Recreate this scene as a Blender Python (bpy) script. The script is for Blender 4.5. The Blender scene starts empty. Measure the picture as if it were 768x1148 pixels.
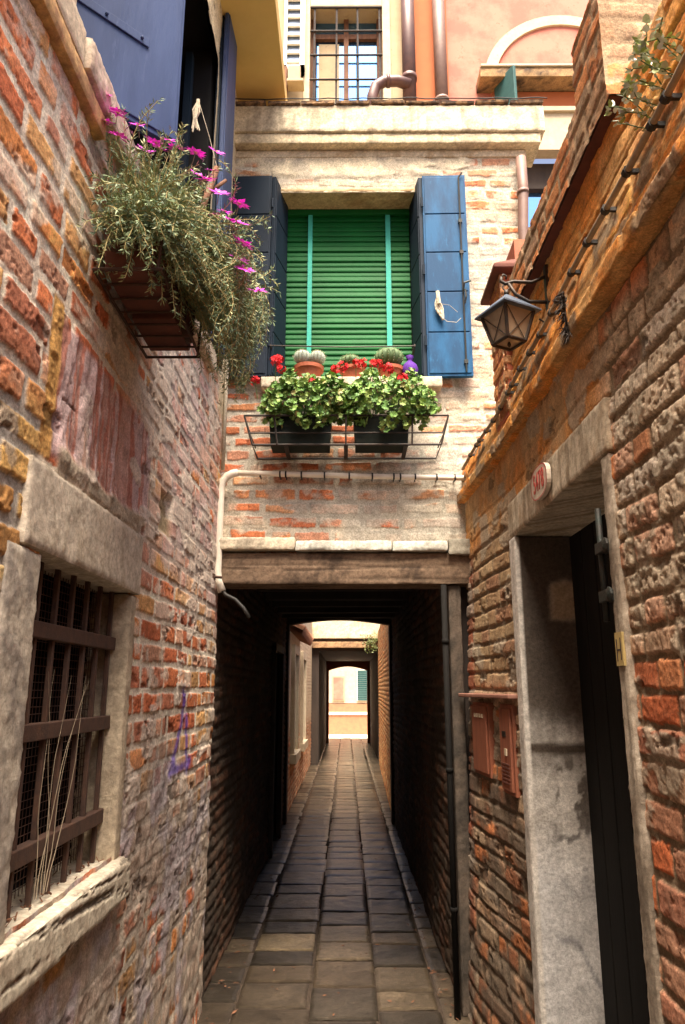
import bpy, bmesh, math, random
import numpy as np
from mathutils import Vector, Matrix
R = math.radians
random.seed(7)
rng = np.random.default_rng(7)
scene = bpy.context.scene
C = scene.collection

# ------------------------------------------------------------------ camera, light
EYE = 1.65
cam_d = bpy.data.cameras.new('camera')
cam = bpy.data.objects.new('camera', cam_d)
C.objects.link(cam)
cam.location = (0, 0, EYE)
cam.rotation_euler = (math.pi/2 + math.atan(198/820), 0, math.atan(4/820))
cam_d.sensor_fit = 'VERTICAL'
cam_d.sensor_height = 36
cam_d.lens = 820/1148*36
cam_d.clip_start = 0.05
cam_d.clip_end = 500
scene.camera = cam

SUN_EL, SUN_AZ = 66, 0          # sun comes from behind the camera, a touch from the left
world = bpy.data.worlds.new('World')
scene.world = world
world.use_nodes = True
nt = world.node_tree
nt.nodes.clear()
sky = nt.nodes.new('ShaderNodeTexSky')
sky.sky_type = 'NISHITA'
sky.sun_disc = False
sky.sun_elevation = R(SUN_EL)
sky.sun_rotation = R(180 + SUN_AZ)
sky.air_density = 0.5
sky.dust_density = 7.0
sky.ozone_density = 0.0
bg = nt.nodes.new('ShaderNodeBackground')
bg.inputs['Strength'].default_value = 0.15
wo = nt.nodes.new('ShaderNodeOutputWorld')
nt.links.new(sky.outputs[0], bg.inputs[0])
nt.links.new(bg.outputs[0], wo.inputs[0])
sun_d = bpy.data.lights.new('sun', 'SUN')
sun_d.energy = 4.6
sun_d.angle = R(34)
sun_d.color = (1.0, 0.87, 0.70)
sun = bpy.data.objects.new('sun', sun_d)
C.objects.link(sun)
sun.rotation_euler = (R(90 - SUN_EL), 0, R(-SUN_AZ))
sun.location = (0, -6, 12)
scene.view_settings.view_transform = 'Standard'
scene.view_settings.look = 'None'
scene.view_settings.exposure = 1.55
scene.view_settings.gamma = 1
scene.cycles.max_bounces = 8
scene.cycles.diffuse_bounces = 5

# ------------------------------------------------------------------ noise
_tab = rng.random((256, 256))
def vn(x, y, s=0):
    x = x + s*13.7; y = y + s*7.3
    xi = np.floor(x).astype(np.int64); yi = np.floor(y).astype(np.int64)
    fx = x-xi; fy = y-yi
    fx = fx*fx*(3-2*fx); fy = fy*fy*(3-2*fy)
    a = _tab[xi & 255, yi & 255]; b = _tab[(xi+1) & 255, yi & 255]
    c = _tab[xi & 255, (yi+1) & 255]; d = _tab[(xi+1) & 255, (yi+1) & 255]
    return (a*(1-fx)+b*fx)*(1-fy)+(c*(1-fx)+d*fx)*fy
def fbm(x, y, o=4, s=0):
    t = 0; a = .5; n = 0
    for i in range(o):
        t = t + a*vn(x, y, s+i*3.1); n += a; a *= .5; x = x*2.03; y = y*2.03
    return t/n
def ss(a, b, x):
    t = np.clip((x-a)/(b-a), 0, 1)
    return t*t*(3-2*t)
def mix(a, b, m):
    a = np.asarray(a, dtype=float); b = np.asarray(b, dtype=float)
    return a*(1-m[..., None]) + b*m[..., None]
def box_mask(U, V, u0, u1, v0, v1, f=.05, s=5, n=.05):
    w = (fbm(U*6, V*6, 3, s)-.5)*2*n
    return ss(u0-f, u0+f, U+w)*(1-ss(u1-f, u1+f, U+w))*ss(v0-f, v0+f, V+w)*(1-ss(v1-f, v1+f, V+w))

# ------------------------------------------------------------------ objects
def wloc(o):
    v = Vector((0, 0, 0))
    while o is not None:
        v = v + o.location; o = o.parent
    return v
def tag(o, label=None, cat=None, group=None, kind=None):
    if label: o['label'] = label
    if cat: o['category'] = cat
    if group: o['group'] = group
    if kind: o['kind'] = kind
    return o
def thing(name, loc, label, cat, group=None):
    o = bpy.data.objects.new(name, None)
    o.empty_display_size = .1
    C.objects.link(o); o.location = loc
    return tag(o, label, cat, group)
def finish(name, verts, faces, mat, parent=None, smooth=False, col=None, bevel=0, loc=None):
    off = wloc(parent) if parent else (Vector(loc) if loc is not None else Vector((0, 0, 0)))
    verts = np.asarray(verts, dtype=np.float64).reshape(-1, 3) - np.array(off)
    me = bpy.data.meshes.new(name)
    if isinstance(faces, np.ndarray):
        k = faces.shape[1]; n = len(faces)
        me.vertices.add(len(verts)); me.vertices.foreach_set('co', verts.astype(np.float32).ravel())
        me.loops.add(n*k); me.loops.foreach_set('vertex_index', faces.astype(np.int32).ravel())
        me.polygons.add(n)
        me.polygons.foreach_set('loop_start', np.arange(0, n*k, k, dtype=np.int32))
        me.polygons.foreach_set('loop_total', np.full(n, k, dtype=np.int32))
        me.update(calc_edges=True)
    else:
        me.from_pydata(verts.tolist(), [], faces); me.update()
    if smooth: me.polygons.foreach_set('use_smooth', np.ones(len(me.polygons), dtype=bool))
    if col is not None:
        at = me.color_attributes.new('Col', 'FLOAT_COLOR', 'POINT')
        c = np.ones((len(verts), 4), dtype=np.float32); c[:, :3] = np.asarray(col).reshape(-1, 3)
        at.data.foreach_set('color', c.ravel())
    me.materials.append(mat)
    o = bpy.data.objects.new(name, me); C.objects.link(o)
    if parent: o.parent = parent
    elif loc is not None: o.location = loc
    if bevel:
        b = o.modifiers.new('bevel', 'BEVEL'); b.width = bevel; b.segments = 2; b.limit_method = 'ANGLE'; b.angle_limit = R(40)
    return o

class MB:
    def __init__(s): s.v = []; s.f = []; s.c = []; s.cur = None
    def add(s, vs, fs):
        n = len(s.v); s.v += [tuple(v) for v in vs]; s.f += [tuple(i+n for i in f) for f in fs]
        s.c += [s.cur or (1, 1, 1)]*len(vs)
    def box(s, x0, x1, y0, y1, z0, z1, M=None, j=0):
        vs = [Vector((x, y, z)) for z in (z0, z1) for y in (y0, y1) for x in (x0, x1)]
        if j: vs = [v+Vector((random.uniform(-j, j), random.uniform(-j, j), random.uniform(-j, j))) for v in vs]
        if M is not None: vs = [M @ v for v in vs]
        s.add(vs, [(0, 2, 3, 1), (4, 5, 7, 6), (0, 1, 5, 4), (2, 6, 7, 3), (0, 4, 6, 2), (1, 3, 7, 5)])
        return s
    def tube(s, pts, r, n=8, cap=True):
        pts = [Vector(p) for p in pts]; m = len(pts)
        rs = r if isinstance(r, (list, tuple)) else [r]*m
        up = None; vs = []; fs = []
        for i, p in enumerate(pts):
            t = (pts[min(i+1, m-1)]-pts[max(i-1, 0)]).normalized()
            if up is None:
                up = Vector((0, 0, 1)) if abs(t.z) < .9 else Vector((1, 0, 0))
            a = t.cross(up)
            if a.length < 1e-4: a = t.cross(Vector((1, 0, 0)))
            a.normalize(); b = a.cross(t).normalized(); up = b
            for k in range(n):
                w = 2*math.pi*k/n
                vs.append(p + (a*math.cos(w)+b*math.sin(w))*rs[i])
        for i in range(m-1):
            for k in range(n):
                k2 = (k+1) % n
                fs.append((i*n+k, i*n+k2, (i+1)*n+k2, (i+1)*n+k))
        if cap:
            fs.append(tuple(range(n-1, -1, -1))); fs.append(tuple((m-1)*n+k for k in range(n)))
        s.add(vs, fs); return s
    def lathe(s, c, prof, n=24, M=None):
        vs = []; fs = []; m = len(prof)
        for (r, z) in prof:
            for k in range(n):
                w = 2*math.pi*k/n
                v = Vector((r*math.cos(w), r*math.sin(w), z))
                if M is not None: v = M @ v
                vs.append(Vector(c)+v)
        for i in range(m-1):
            for k in range(n):
                k2 = (k+1) % n
                fs.append((i*n+k, i*n+k2, (i+1)*n+k2, (i+1)*n+k))
        fs.append(tuple(range(n-1, -1, -1))); fs.append(tuple((m-1)*n+k for k in range(n)))
        s.add(vs, fs); return s
    def build(s, name, mat, parent=None, smooth=False, bevel=0, loc=None, col=False):
        return finish(name, s.v, s.f, mat, parent, smooth, s.c if col else None, bevel, loc)

# ------------------------------------------------------------------ materials
def nodes(name):
    m = bpy.data.materials.new(name); m.use_nodes = True
    n = m.node_tree; b = n.nodes['Principled BSDF']
    return m, n, b
def noise(n, scale, detail=6, vec=None, rough=.6):
    t = n.nodes.new('ShaderNodeTexNoise'); t.inputs['Scale'].default_value = scale
    t.inputs['Detail'].default_value = detail; t.inputs['Roughness'].default_value = rough
    if vec: n.links.new(vec, t.inputs['Vector'])
    return t
def coords(n, sc=(1, 1, 1)):
    g = n.nodes.new('ShaderNodeNewGeometry')
    mp = n.nodes.new('ShaderNodeMapping'); mp.inputs['Scale'].default_value = sc
    n.links.new(g.outputs['Position'], mp.inputs['Vector'])
    return mp.outputs[0]
def bump(n, b, h, st, dist):
    u = n.nodes.new('ShaderNodeBump'); u.inputs['Strength'].default_value = st; u.inputs['Distance'].default_value = dist
    n.links.new(h, u.inputs['Height']); n.links.new(u.outputs[0], b.inputs['Normal'])
def mixc(n, fac, a, b, mode='MIX'):
    x = n.nodes.new('ShaderNodeMix'); x.data_type = 'RGBA'; x.blend_type = mode
    if isinstance(fac, float): x.inputs[0].default_value = fac
    else: n.links.new(fac, x.inputs[0])
    for i, v in ((6, a), (7, b)):
        if isinstance(v, tuple): x.inputs[i].default_value = (*v, 1)
        else: n.links.new(v, x.inputs[i])
    return x.outputs[2]
def ramp(n, fac, a, b, ca=(0, 0, 0), cb=(1, 1, 1)):
    r = n.nodes.new('ShaderNodeValToRGB'); e = r.color_ramp.elements
    e[0].position = a; e[1].position = b; e[0].color = (*ca, 1); e[1].color = (*cb, 1)
    n.links.new(fac, r.inputs[0]); return r.outputs[0]
def vmat(name, rough=.92, bs=.5, sc=90, amp=.45, spec=.25):
    """surface colour from the mesh's own colour attribute, broken up by fine grain"""
    m, n, b = nodes(name)
    a = n.nodes.new('ShaderNodeAttribute'); a.attribute_name = 'Col'
    v = coords(n)
    t = noise(n, sc*1.3, 12, v, .78); t2 = noise(n, sc*.22, 8, v, .7)
    g = ramp(n, t.outputs[0], .36, .62, (1-amp*1.15,)*3, (1+amp*.45,)*3)
    g2 = ramp(n, t2.outputs[0], .3, .7, (1-amp*.7,)*3, (1+amp*.3,)*3)
    c = mixc(n, 1.0, a.outputs[0], g, 'MULTIPLY'); c = mixc(n, 1.0, c, g2, 'MULTIPLY')
    n.links.new(c, b.inputs['Base Color'])
    b.inputs['Roughness'].default_value = rough; b.inputs['Specular IOR Level'].default_value = spec
    bump(n, b, t.outputs[0], bs, .0065)
    return m
def pmat(name, c1, c2=None, rough=.7, sc=12, bs=.3, stretch=(1, 1, 1), metal=0, spec=.4, lo=.35, hi=.65, dist=.003, c3=None):
    m, n, b = nodes(name)
    v = coords(n, stretch)
    t = noise(n, sc, 8, v, .65)
    c2 = c2 or tuple(x*.7 for x in c1)
    c = mixc(n, ramp(n, t.outputs[0], lo, hi), c1, c2)
    if c3:
        t3 = noise(n, sc*3.3, 8, v, .75)
        c = mixc(n, ramp(n, t3.outputs[0], .58, .66), c, c3)
    n.links.new(c, b.inputs['Base Color'])
    t2 = noise(n, sc*5, 8, v, .7)
    bump(n, b, t2.outputs[0], bs, dist)
    b.inputs['Roughness'].default_value = rough; b.inputs['Metallic'].default_value = metal
    b.inputs['Specular IOR Level'].default_value = spec
    return m
def glass(name, tint, rough=.08, alpha=None):
    m, n, b = nodes(name)
    b.inputs['Base Color'].default_value = (*tint, 1); b.inputs['Roughness'].default_value = rough
    b.inputs['Specular IOR Level'].default_value = .8
    if alpha: b.inputs['Alpha'].default_value = alpha
    return m
M = {}
M['brick'] = vmat('brick_masonry', bs=.7)
M['stucco'] = vmat('stucco', bs=.45, sc=60, amp=.3)
M['stone'] = vmat('istrian_stone', rough=.85, bs=.7, sc=45, amp=.35)
M['leaf'] = vmat('leaf', rough=.55, bs=.1, sc=40, amp=.2, spec=.4)
M['petal'] = vmat('petal', rough=.6, bs=.05, sc=60, amp=.15)
M['paving'] = vmat('paving_stone', rough=.30, bs=.5, sc=30, amp=.5, spec=.6)
M['iron'] = pmat('wrought_iron', (.018, .017, .016), (.05, .032, .022), rough=.55, sc=30, metal=.3)
M['rust'] = pmat('rusty_iron', (.045, .024, .017), (.08, .038, .022), rough=.85, sc=25, bs=.6)
M['pipe_white'] = pmat('painted_conduit', (.80, .74, .62), (.66, .58, .46), rough=.5, sc=9)
M['pipe_brown'] = pmat('brown_downpipe', (.13, .062, .05), (.085, .045, .04), rough=.45, sc=8)
M['pipe_tan'] = pmat('faded_brown_pipe', (.20, .12, .09), (.15, .085, .068), rough=.55, sc=8)
M['rubber'] = pmat('black_rubber', (.015, .014, .013), (.03, .026, .022), rough=.6)
M['blue'] = pmat('blue_painted_shutter', (.010, .085, .20), (.006, .048, .12), rough=.6, spec=.2, sc=7, bs=.5, stretch=(1, 1, .3), lo=.42, hi=.58, c3=(.014, .10, .22))
M['navy'] = pmat('navy_painted_shutter', (.007, .014, .026), (.010, .022, .038), rough=.6, spec=.2, sc=5, bs=.25, stretch=(1, 1, .35))
M['blue_old'] = pmat('faded_blue_board', (.035, .062, .155), (.02, .04, .11), rough=.5, spec=.3, sc=5, bs=.5, stretch=(1, 1, .2), lo=.40, hi=.6, c3=(.045, .07, .16))
M['groove'] = pmat('dark_groove', (.006, .010, .018), rough=.8)
M['green'] = pmat('green_blind_slat', (.004, .115, .022), (.0035, .092, .018), rough=.6, spec=.2, sc=6, bs=.05)
M['teal'] = pmat('teal_tape', (.04, .40, .30), (.03, .33, .26), rough=.7, sc=40)
M['teal_wood'] = pmat('teal_painted_wood', (.03, .10, .09), (.02, .075, .07), rough=.6)
M['trough'] = pmat('dark_green_trough', (.006, .011, .008), (.014, .018, .012), rough=.7, spec=.2, sc=20)
M['terracotta'] = pmat('terracotta', (.42, .12, .055), (.34, .09, .045), rough=.75, sc=18)
M['clay_dark'] = pmat('old_terracotta', (.14, .045, .027), (.09, .032, .022), rough=.85, sc=14)
M['soil'] = pmat('soil', (.03, .02, .014), (.06, .04, .025), rough=1, sc=60, bs=1)
M['cactus'] = pmat('cactus_skin', (.06, .11, .04), (.10, .15, .06), rough=.7, sc=50)
M['cactus_grey'] = pmat('woolly_cactus_skin', (.26, .30, .24), (.36, .40, .33), rough=.9, sc=80, bs=.8)
M['spine'] = pmat('cactus_spine', (.6, .55, .35), (.5, .42, .25), rough=.7)
M['purple'] = pmat('purple_cloth', (.10, .02, .28), (.07, .012, .20), rough=.8, sc=40, bs=.6)
M['rope'] = pmat('frayed_rope', (.62, .55, .42), (.42, .36, .26), rough=.95, sc=80, bs=.9)
M['wood_beam'] = pmat('weathered_beam', (.25, .185, .135), (.115, .075, .05), rough=.85, sc=5, bs=1.0, stretch=(.5, 4, 9), lo=.38, hi=.62, dist=.006, c3=(.07, .045, .03))
M['wood_dark'] = pmat('old_dark_wood', (.055, .038, .028), (.03, .021, .016), rough=.8, sc=5, bs=.7, stretch=(1, 1, .3))
M['wood_brown'] = pmat('brown_wood', (.20, .085, .04), (.10, .045, .024), rough=.8, sc=10, bs=.6, stretch=(3, 3, 1))
M['black_door'] = pmat('black_painted_wood', (.005, .0045, .004), (.009, .008, .007), rough=.8, sc=6, bs=.4, stretch=(3, 3, .4), spec=.15)
M['black'] = pmat('dark_room', (.006, .005, .005), rough=1)
M['bronze'] = pmat('greened_metal', (.022, .030, .026), (.03, .022, .018), rough=.55, sc=35, metal=.4, bs=.6)
M['tin'] = pmat('grey_tin_roof', (.15, .19, .25), (.10, .125, .17), rough=.4, sc=14, metal=.5)
M['cabinet'] = pmat('brick_red_paint', (.30, .105, .055), (.20, .07, .04), rough=.6, sc=12, bs=.3, stretch=(1, 3, .5))
M['cabinet_top'] = pmat('pink_stone_shelf', (.34, .17, .12), (.26, .12, .085), rough=.7, sc=14)
M['yellow'] = pmat('ochre_render', (.62, .44, .15), (.55, .38, .12), rough=.9, sc=3, bs=.3)
M['cream'] = pmat('cream_render', (.46, .36, .22), (.40, .30, .18), rough=.9, sc=4, bs=.3, c3=(.32, .24, .15))
M['orange'] = pmat('orange_render', (.46, .14, .05), (.42, .12, .045), rough=.9, sc=3, bs=.3)
M['pink'] = pmat('salmon_render', (.44, .135, .095), (.50, .20, .14), rough=.9, sc=2.2, bs=.5, lo=.42, hi=.58, c3=(.38, .12, .08))
M['trim'] = pmat('pale_trim', (.54, .45, .31), (.46, .37, .25), rough=.85, sc=9, bs=.4, c3=(.36, .28, .18))
M['mould'] = pmat('mouldy_ledge', (.40, .24, .12), (.10, .065, .045), rough=.95, sc=16, bs=1.2, lo=.42, hi=.56, dist=.01)
M['white'] = pmat('white_paint', (.74, .70, .60), (.66, .61, .50), rough=.6, sc=8)
M['enamel'] = pmat('white_enamel', (.70, .62, .50), (.60, .52, .42), rough=.35, sc=20, bs=.1)
M['red_paint'] = pmat('red_enamel', (.48, .05, .03), (.40, .04, .03), rough=.4, bs=.05)
M['pane'] = glass('sky_tint_glass', (.12, .27, .52), .05)  # blue of the reflected sky is put into the glass colour
M['pane'].node_tree.nodes['Principled BSDF'].inputs['Metallic'].default_value = .85
M['lamp_glass'] = pmat('dusty_lamp_glass', (.26, .20, .14), (.36, .28, .19), rough=.3, sc=14, bs=.2)
M['lime'] = pmat('pale_concrete', (.56, .50, .40), (.48, .42, .33), rough=.9, sc=6)
M['earth'] = pmat('ground_earth', (.16, .13, .10), (.12, .10, .08), rough=1, sc=3)
M['tiles'] = pmat('clay_roof_tiles', (.40, .18, .09), (.30, .14, .08), rough=.9, sc=8)
M['twig'] = pmat('dry_twig', (.34, .27, .18), (.22, .17, .12), rough=.9, sc=30)
M['yellow_paint'] = pmat('ochre_paint_patch', (.46, .34, .13), (.38, .28, .11), rough=.8, sc=40)

# ------------------------------------------------------------------ brick maths
def bricks(U, V, h=.072, lo=.17, hi=.27, seed=1, warp=.012, mort=.007):
    r = np.random.default_rng(seed)
    Vw = V + (fbm(U*1.3, V*1.3, 3, seed)-.5)*warp*3 + (fbm(U*9, V*9, 2, seed+4)-.5)*warp*.8
    Uw = U + (fbm(U*2, V*2, 2, seed+9)-.5)*warp*2 + (fbm(U*14, V*14, 2, seed+14)-.5)*warp*.9
    nmax = int(np.ceil(Vw.max()/h))+2; n0 = int(np.floor(Vw.min()/h))-1
    edges = n0*h + np.concatenate([[0], np.cumsum(h*r.uniform(.86, 1.14, nmax-n0+4))])
    row = np.searchsorted(edges, Vw.ravel())-1
    row = np.clip(row, 0, len(edges)-2).reshape(Vw.shape)
    b0 = edges[row]; b1 = edges[row+1]
    L = np.zeros_like(U); Rr = np.zeros_like(U); ID = np.zeros(U.shape, dtype=np.int64)
    umin, umax = Uw.min()-1, Uw.max()+1
    for k in np.unique(row):
        m = row == k
        n = int((umax-umin)/lo)+6
        ln = r.uniform(lo, hi, n)
        head = r.random(n) < .3
        ln = np.where(head, ln*.52, ln)
        e = umin + r.uniform(-.2, 0) + np.concatenate([[0], np.cumsum(ln)])
        e = np.append(e, umax+5)
        j = np.clip(np.searchsorted(e, Uw[m])-1, 0, len(e)-2)
        L[m] = e[j]; Rr[m] = e[j+1]; ID[m] = k*977+j*31
    rt = r.random((5, 4096))
    idx = (ID*2654435761 % 4093).astype(np.int64)
    B = {'r%d' % i: rt[i][(idx+i*7) % 4096] for i in range(5)}
    mw = mort*(.6+.9*fbm(U*7, V*7, 3, seed+20))*1.3
    du = np.minimum(Uw-L, Rr-Uw)-mw; dv = np.minimum(Vw-b0, b1-Vw)-mw
    rad = .006
    q = np.minimum(np.minimum(du, dv), rad)
    corner = rad-np.hypot(np.clip(rad-du, 0, None), np.clip(rad-dv, 0, None))
    d = np.where((du < rad) & (dv < rad), corner, q)
    B['d'] = d + (fbm(U*60, V*60, 4, seed+31)-.5)*.009
    B['m'] = ss(-.001, .002, B['d'])
    B['uc'] = (L+Rr)/2; B['vc'] = (b0+b1)/2
    return B
def palette(t, cols):
    cols = np.array(cols); n = len(cols)
    return cols[np.clip((t*n).astype(int), 0, n-1)]
def brick_surface(U, V, B, pal, mortar, seed, rough=1., mrec=.011):
    col = palette(B['r0'], pal)*(.75+.5*B['r1'])[..., None]
    n1 = fbm(U*40, V*40, 5, seed+40); n2 = fbm(U*11, V*11, 4, seed+41)
    col = col*(.62+.75*n1)[..., None]*(.75+.5*n2)[..., None]
    mc = np.array(mortar)*(.7+.6*fbm(U*25, V*25, 5, seed+43))[..., None]
    # mortar smeared over the brick faces in places
    sm = ss(.56, .66, fbm(U*8, V*8, 5, seed+44))*.65
    m = B['m']*(1-sm)
    c = mc*(1-m[..., None])+col*m[..., None]
    h = B['m']*(.55+.45*ss(0, .005, B['d']))*mrec - mrec
    h = h + B['m']*((B['r2']-.5)*.006 + (fbm(U*95, V*95, 4, seed+47)-.5)*.004*rough + (n2-.5)*.004*rough) + (1-B['m'])*(fbm(U*60, V*60, 3, seed+45)-.5)*.004
    pits = ss(.66, .74, fbm(U*55, V*55, 3, seed+46))*B['m']*(B['r3'] > .45)
    h = h - pits*.004*rough
    c = c*(1-.35*pits)[..., None]
    return c, h

def sheet(name, us, vs, pos, style, mat, parent, holes=(), thick=None, seed=1, bk={}):
    U, V = np.meshgrid(us, vs)
    B = bricks(U, V, seed=seed, **bk)
    col, h = style(U, V, B)
    P = pos(U, V, h)
    nv, nu = U.shape
    i = np.arange(nv*nu).reshape(nv, nu)
    F = np.stack([i[:-1, :-1], i[:-1, 1:], i[1:, 1:], i[1:, :-1]], -1).reshape(-1, 4)
    uc = ((U[:-1, :-1]+U[1:, 1:])/2).ravel(); vc = ((V[:-1, :-1]+V[1:, 1:])/2).ravel()
    keep = np.ones(len(F), bool)
    for (a, b, c, d) in holes: keep &= ~((uc > a) & (uc < b) & (vc > c) & (vc < d))
    return finish(name, P.reshape(-1, 3), F[keep], mat, parent, False, col.reshape(-1, 3))
def gspace(a, b, q):
    n = int(math.log(b/a)/q)+1
    return a*np.exp(np.linspace(0, math.log(b/a), n))

def stone(name, parent, x0, x1, y0, y1, z0, z1, base, dark=None, seed=3, step=.012, amp=.006, streak=0, grooves=None, mat=None, label=None):
    """a worn block: every face subdivided, roughened, coloured in blotches and streaks"""
    bm = bmesh.new()
    dims = [(x0, x1), (y0, y1), (z0, z1)]
    V = []; F = []
    def face(ax, s):
        o = [k for k in range(3) if k != ax]
        a = np.linspace(*dims[o[0]], max(2, int((dims[o[0]][1]-dims[o[0]][0])/step)+1))
        b = np.linspace(*dims[o[1]], max(2, int((dims[o[1]][1]-dims[o[1]][0])/step)+1))
        A, Bb = np.meshgrid(a, b)
        P = np.zeros(A.shape+(3,)); P[..., o[0]] = A; P[..., o[1]] = Bb; P[..., ax] = dims[ax][s]
        n = sum(len(q) for q in V); nv, nu = A.shape
        i = np.arange(nv*nu).reshape(nv, nu)+n
        f = np.stack([i[:-1, :-1], i[:-1, 1:], i[1:, 1:], i[1:, :-1]], -1).reshape(-1, 4)
        flip = (s == 0) ^ (ax == 1)
        V.append(P.reshape(-1, 3)); F.append(f[:, ::-1] if flip else f)
    for ax in range(3):
        for s in (0, 1): face(ax, s)
    P = np.concatenate(V); F = np.concatenate(F)
    c = np.array([(x0+x1)/2, (y0+y1)/2, (z0+z1)/2]); hs = np.array([(x1-x0)/2, (y1-y0)/2, (z1-z0)/2])
    a = P[:, 0]*1.0+P[:, 1]*1.31; b = P[:, 2]*1.0+P[:, 1]*.77-P[:, 0]*.5
    n1 = fbm(a*22, b*22, 5, seed); n2 = fbm(a*6, b*6, 4, seed+3); n3 = fbm(a*70, b*70, 3, seed+5)
    # rounded worn arrises
    d = (hs-np.abs(P-c)); ds = np.sort(d, axis=1)
    near = np.clip(1-ds[:, 1]/.014, 0, 1)
    dirn = (P-c)/hs; w = (np.abs(dirn) > .0)
    inward = -np.sign(P-c)*np.clip(1-d/.014, 0, 1)
    P = P + inward*(near*.0035*(.3+1.4*n2))[:, None]
    nrm = np.where(d < 1e-6, np.sign(P-c), 0)
    disp = (n1-.5)*amp*.75+(n3-.5)*amp*.55+(n2-.5)*amp*.5
    if grooves is not None:
        g = grooves(P); disp = disp - g*.008
    P = P + nrm*disp[:, None]
    base = np.array(base); dark = np.array(dark if dark else [x*.45 for x in base])
    m = ss(.40, .72, n2*.5+n1*.5)
    col = mix(np.broadcast_to(base, P.shape), np.broadcast_to(dark, P.shape), m)
    if streak:
        s = ss(.52, .66, fbm((P[:, 0]+P[:, 1])*26, P[:, 2]*1.6, 4, seed+8))*streak
        col = col*(1-s)[:, None]+dark*s[:, None]*.6
    if grooves is not None: col = col*(1-.6*g)[:, None]
    col *= (.8+.4*n3)[:, None]
    bm.free()
    o = finish(name, P, F, mat or M['stone'], parent, True, col)
    if label: o['label'] = label
    return o

# ================================================================== SETTING
g = MB(); g.box(-80, 80, -40, 120, -.30, -.02); tag(g.build('ground', M['earth']), kind='structure')
g = MB()
for y in np.arange(-3, 36, 1.0): pass
# paving slabs: three uneven rows of dark trachyte running down the alley
pav = MB(); rp = random.Random(4)
xs_edges = [-.98, -.60, -.20, .165, .50, .95]
V = []; F = []; CC = []
def slab(x0, x1, y0, y1, z, nx, ny, base, sd):
    X, Y = np.meshgrid(np.linspace(x0, x1, nx), np.linspace(y0, y1, ny))
    e = np.minimum(np.minimum(X-x0, x1-X), np.minimum(Y-y0, y1-Y))
    n = fbm(X*7+sd, Y*7, 4, 3)-.5; n2 = fbm(X*30, Y*30+sd, 3, 5)-.5
    Z = z + n*.010 + n2*.004 - (1-ss(0, .010, e+n2*.01))*.007
    n0 = sum(len(q) for q in V)
    i = np.arange(nx*ny).reshape(ny, nx)+n0
    V.append(np.stack([X, Y, Z], -1).reshape(-1, 3))
    F.append(np.stack([i[:-1, :-1], i[:-1, 1:], i[1:, 1:], i[1:, :-1]], -1).reshape(-1, 4))
    c = np.array(base)*(.75+.9*(n+.25))[..., None]
    c = c*(.55+.45*ss(0, .014, e))[..., None]*(.55+.9*fbm(X*2.3+sd*.1, Y*2.3, 4, 12))[..., None]
    CC.append(c.reshape(-1, 3))
for k in range(5):
    y = -2.0 + rp.uniform(0, .3)
    while y < 26:
        ln = rp.uniform(.24, .46)
        x0 = xs_edges[k]+.004; x1 = xs_edges[k+1]-.004+(rp.uniform(-.012, .010) if k < 4 else 0)
        t = rp.random()
        base = [(.092, .067, .043), (.066, .050, .034), (.12, .09, .058), (.050, .040, .029)][int(t*4)]
        if k == 1 and 5.25 < y < 5.6: base = (.20, .15, .09)
        st = .016 if 3.5 < y < 7 else .03
        slab(x0, x1, y+.004, y+ln-.004, rp.uniform(-.0025, .0025), max(3, int((x1-x0)/st)), max(3, int(ln/st)), base, rp.uniform(0, 99))
        y += ln
tag(finish('paving', np.concatenate(V), np.concatenate(F), M['paving'], None, True, np.concatenate(CC)), kind='structure')
g = MB(); g.box(-1.1, 1.1, -2, 26, -.02, -.0075); tag(g.build('pavement_bed', M['soil']), kind='structure')
g = MB(); g.box(-9, 9, 26.004, 60, -.02, .0); tag(g.build('quay_pavement', M['lime']), kind='structure')

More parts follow.
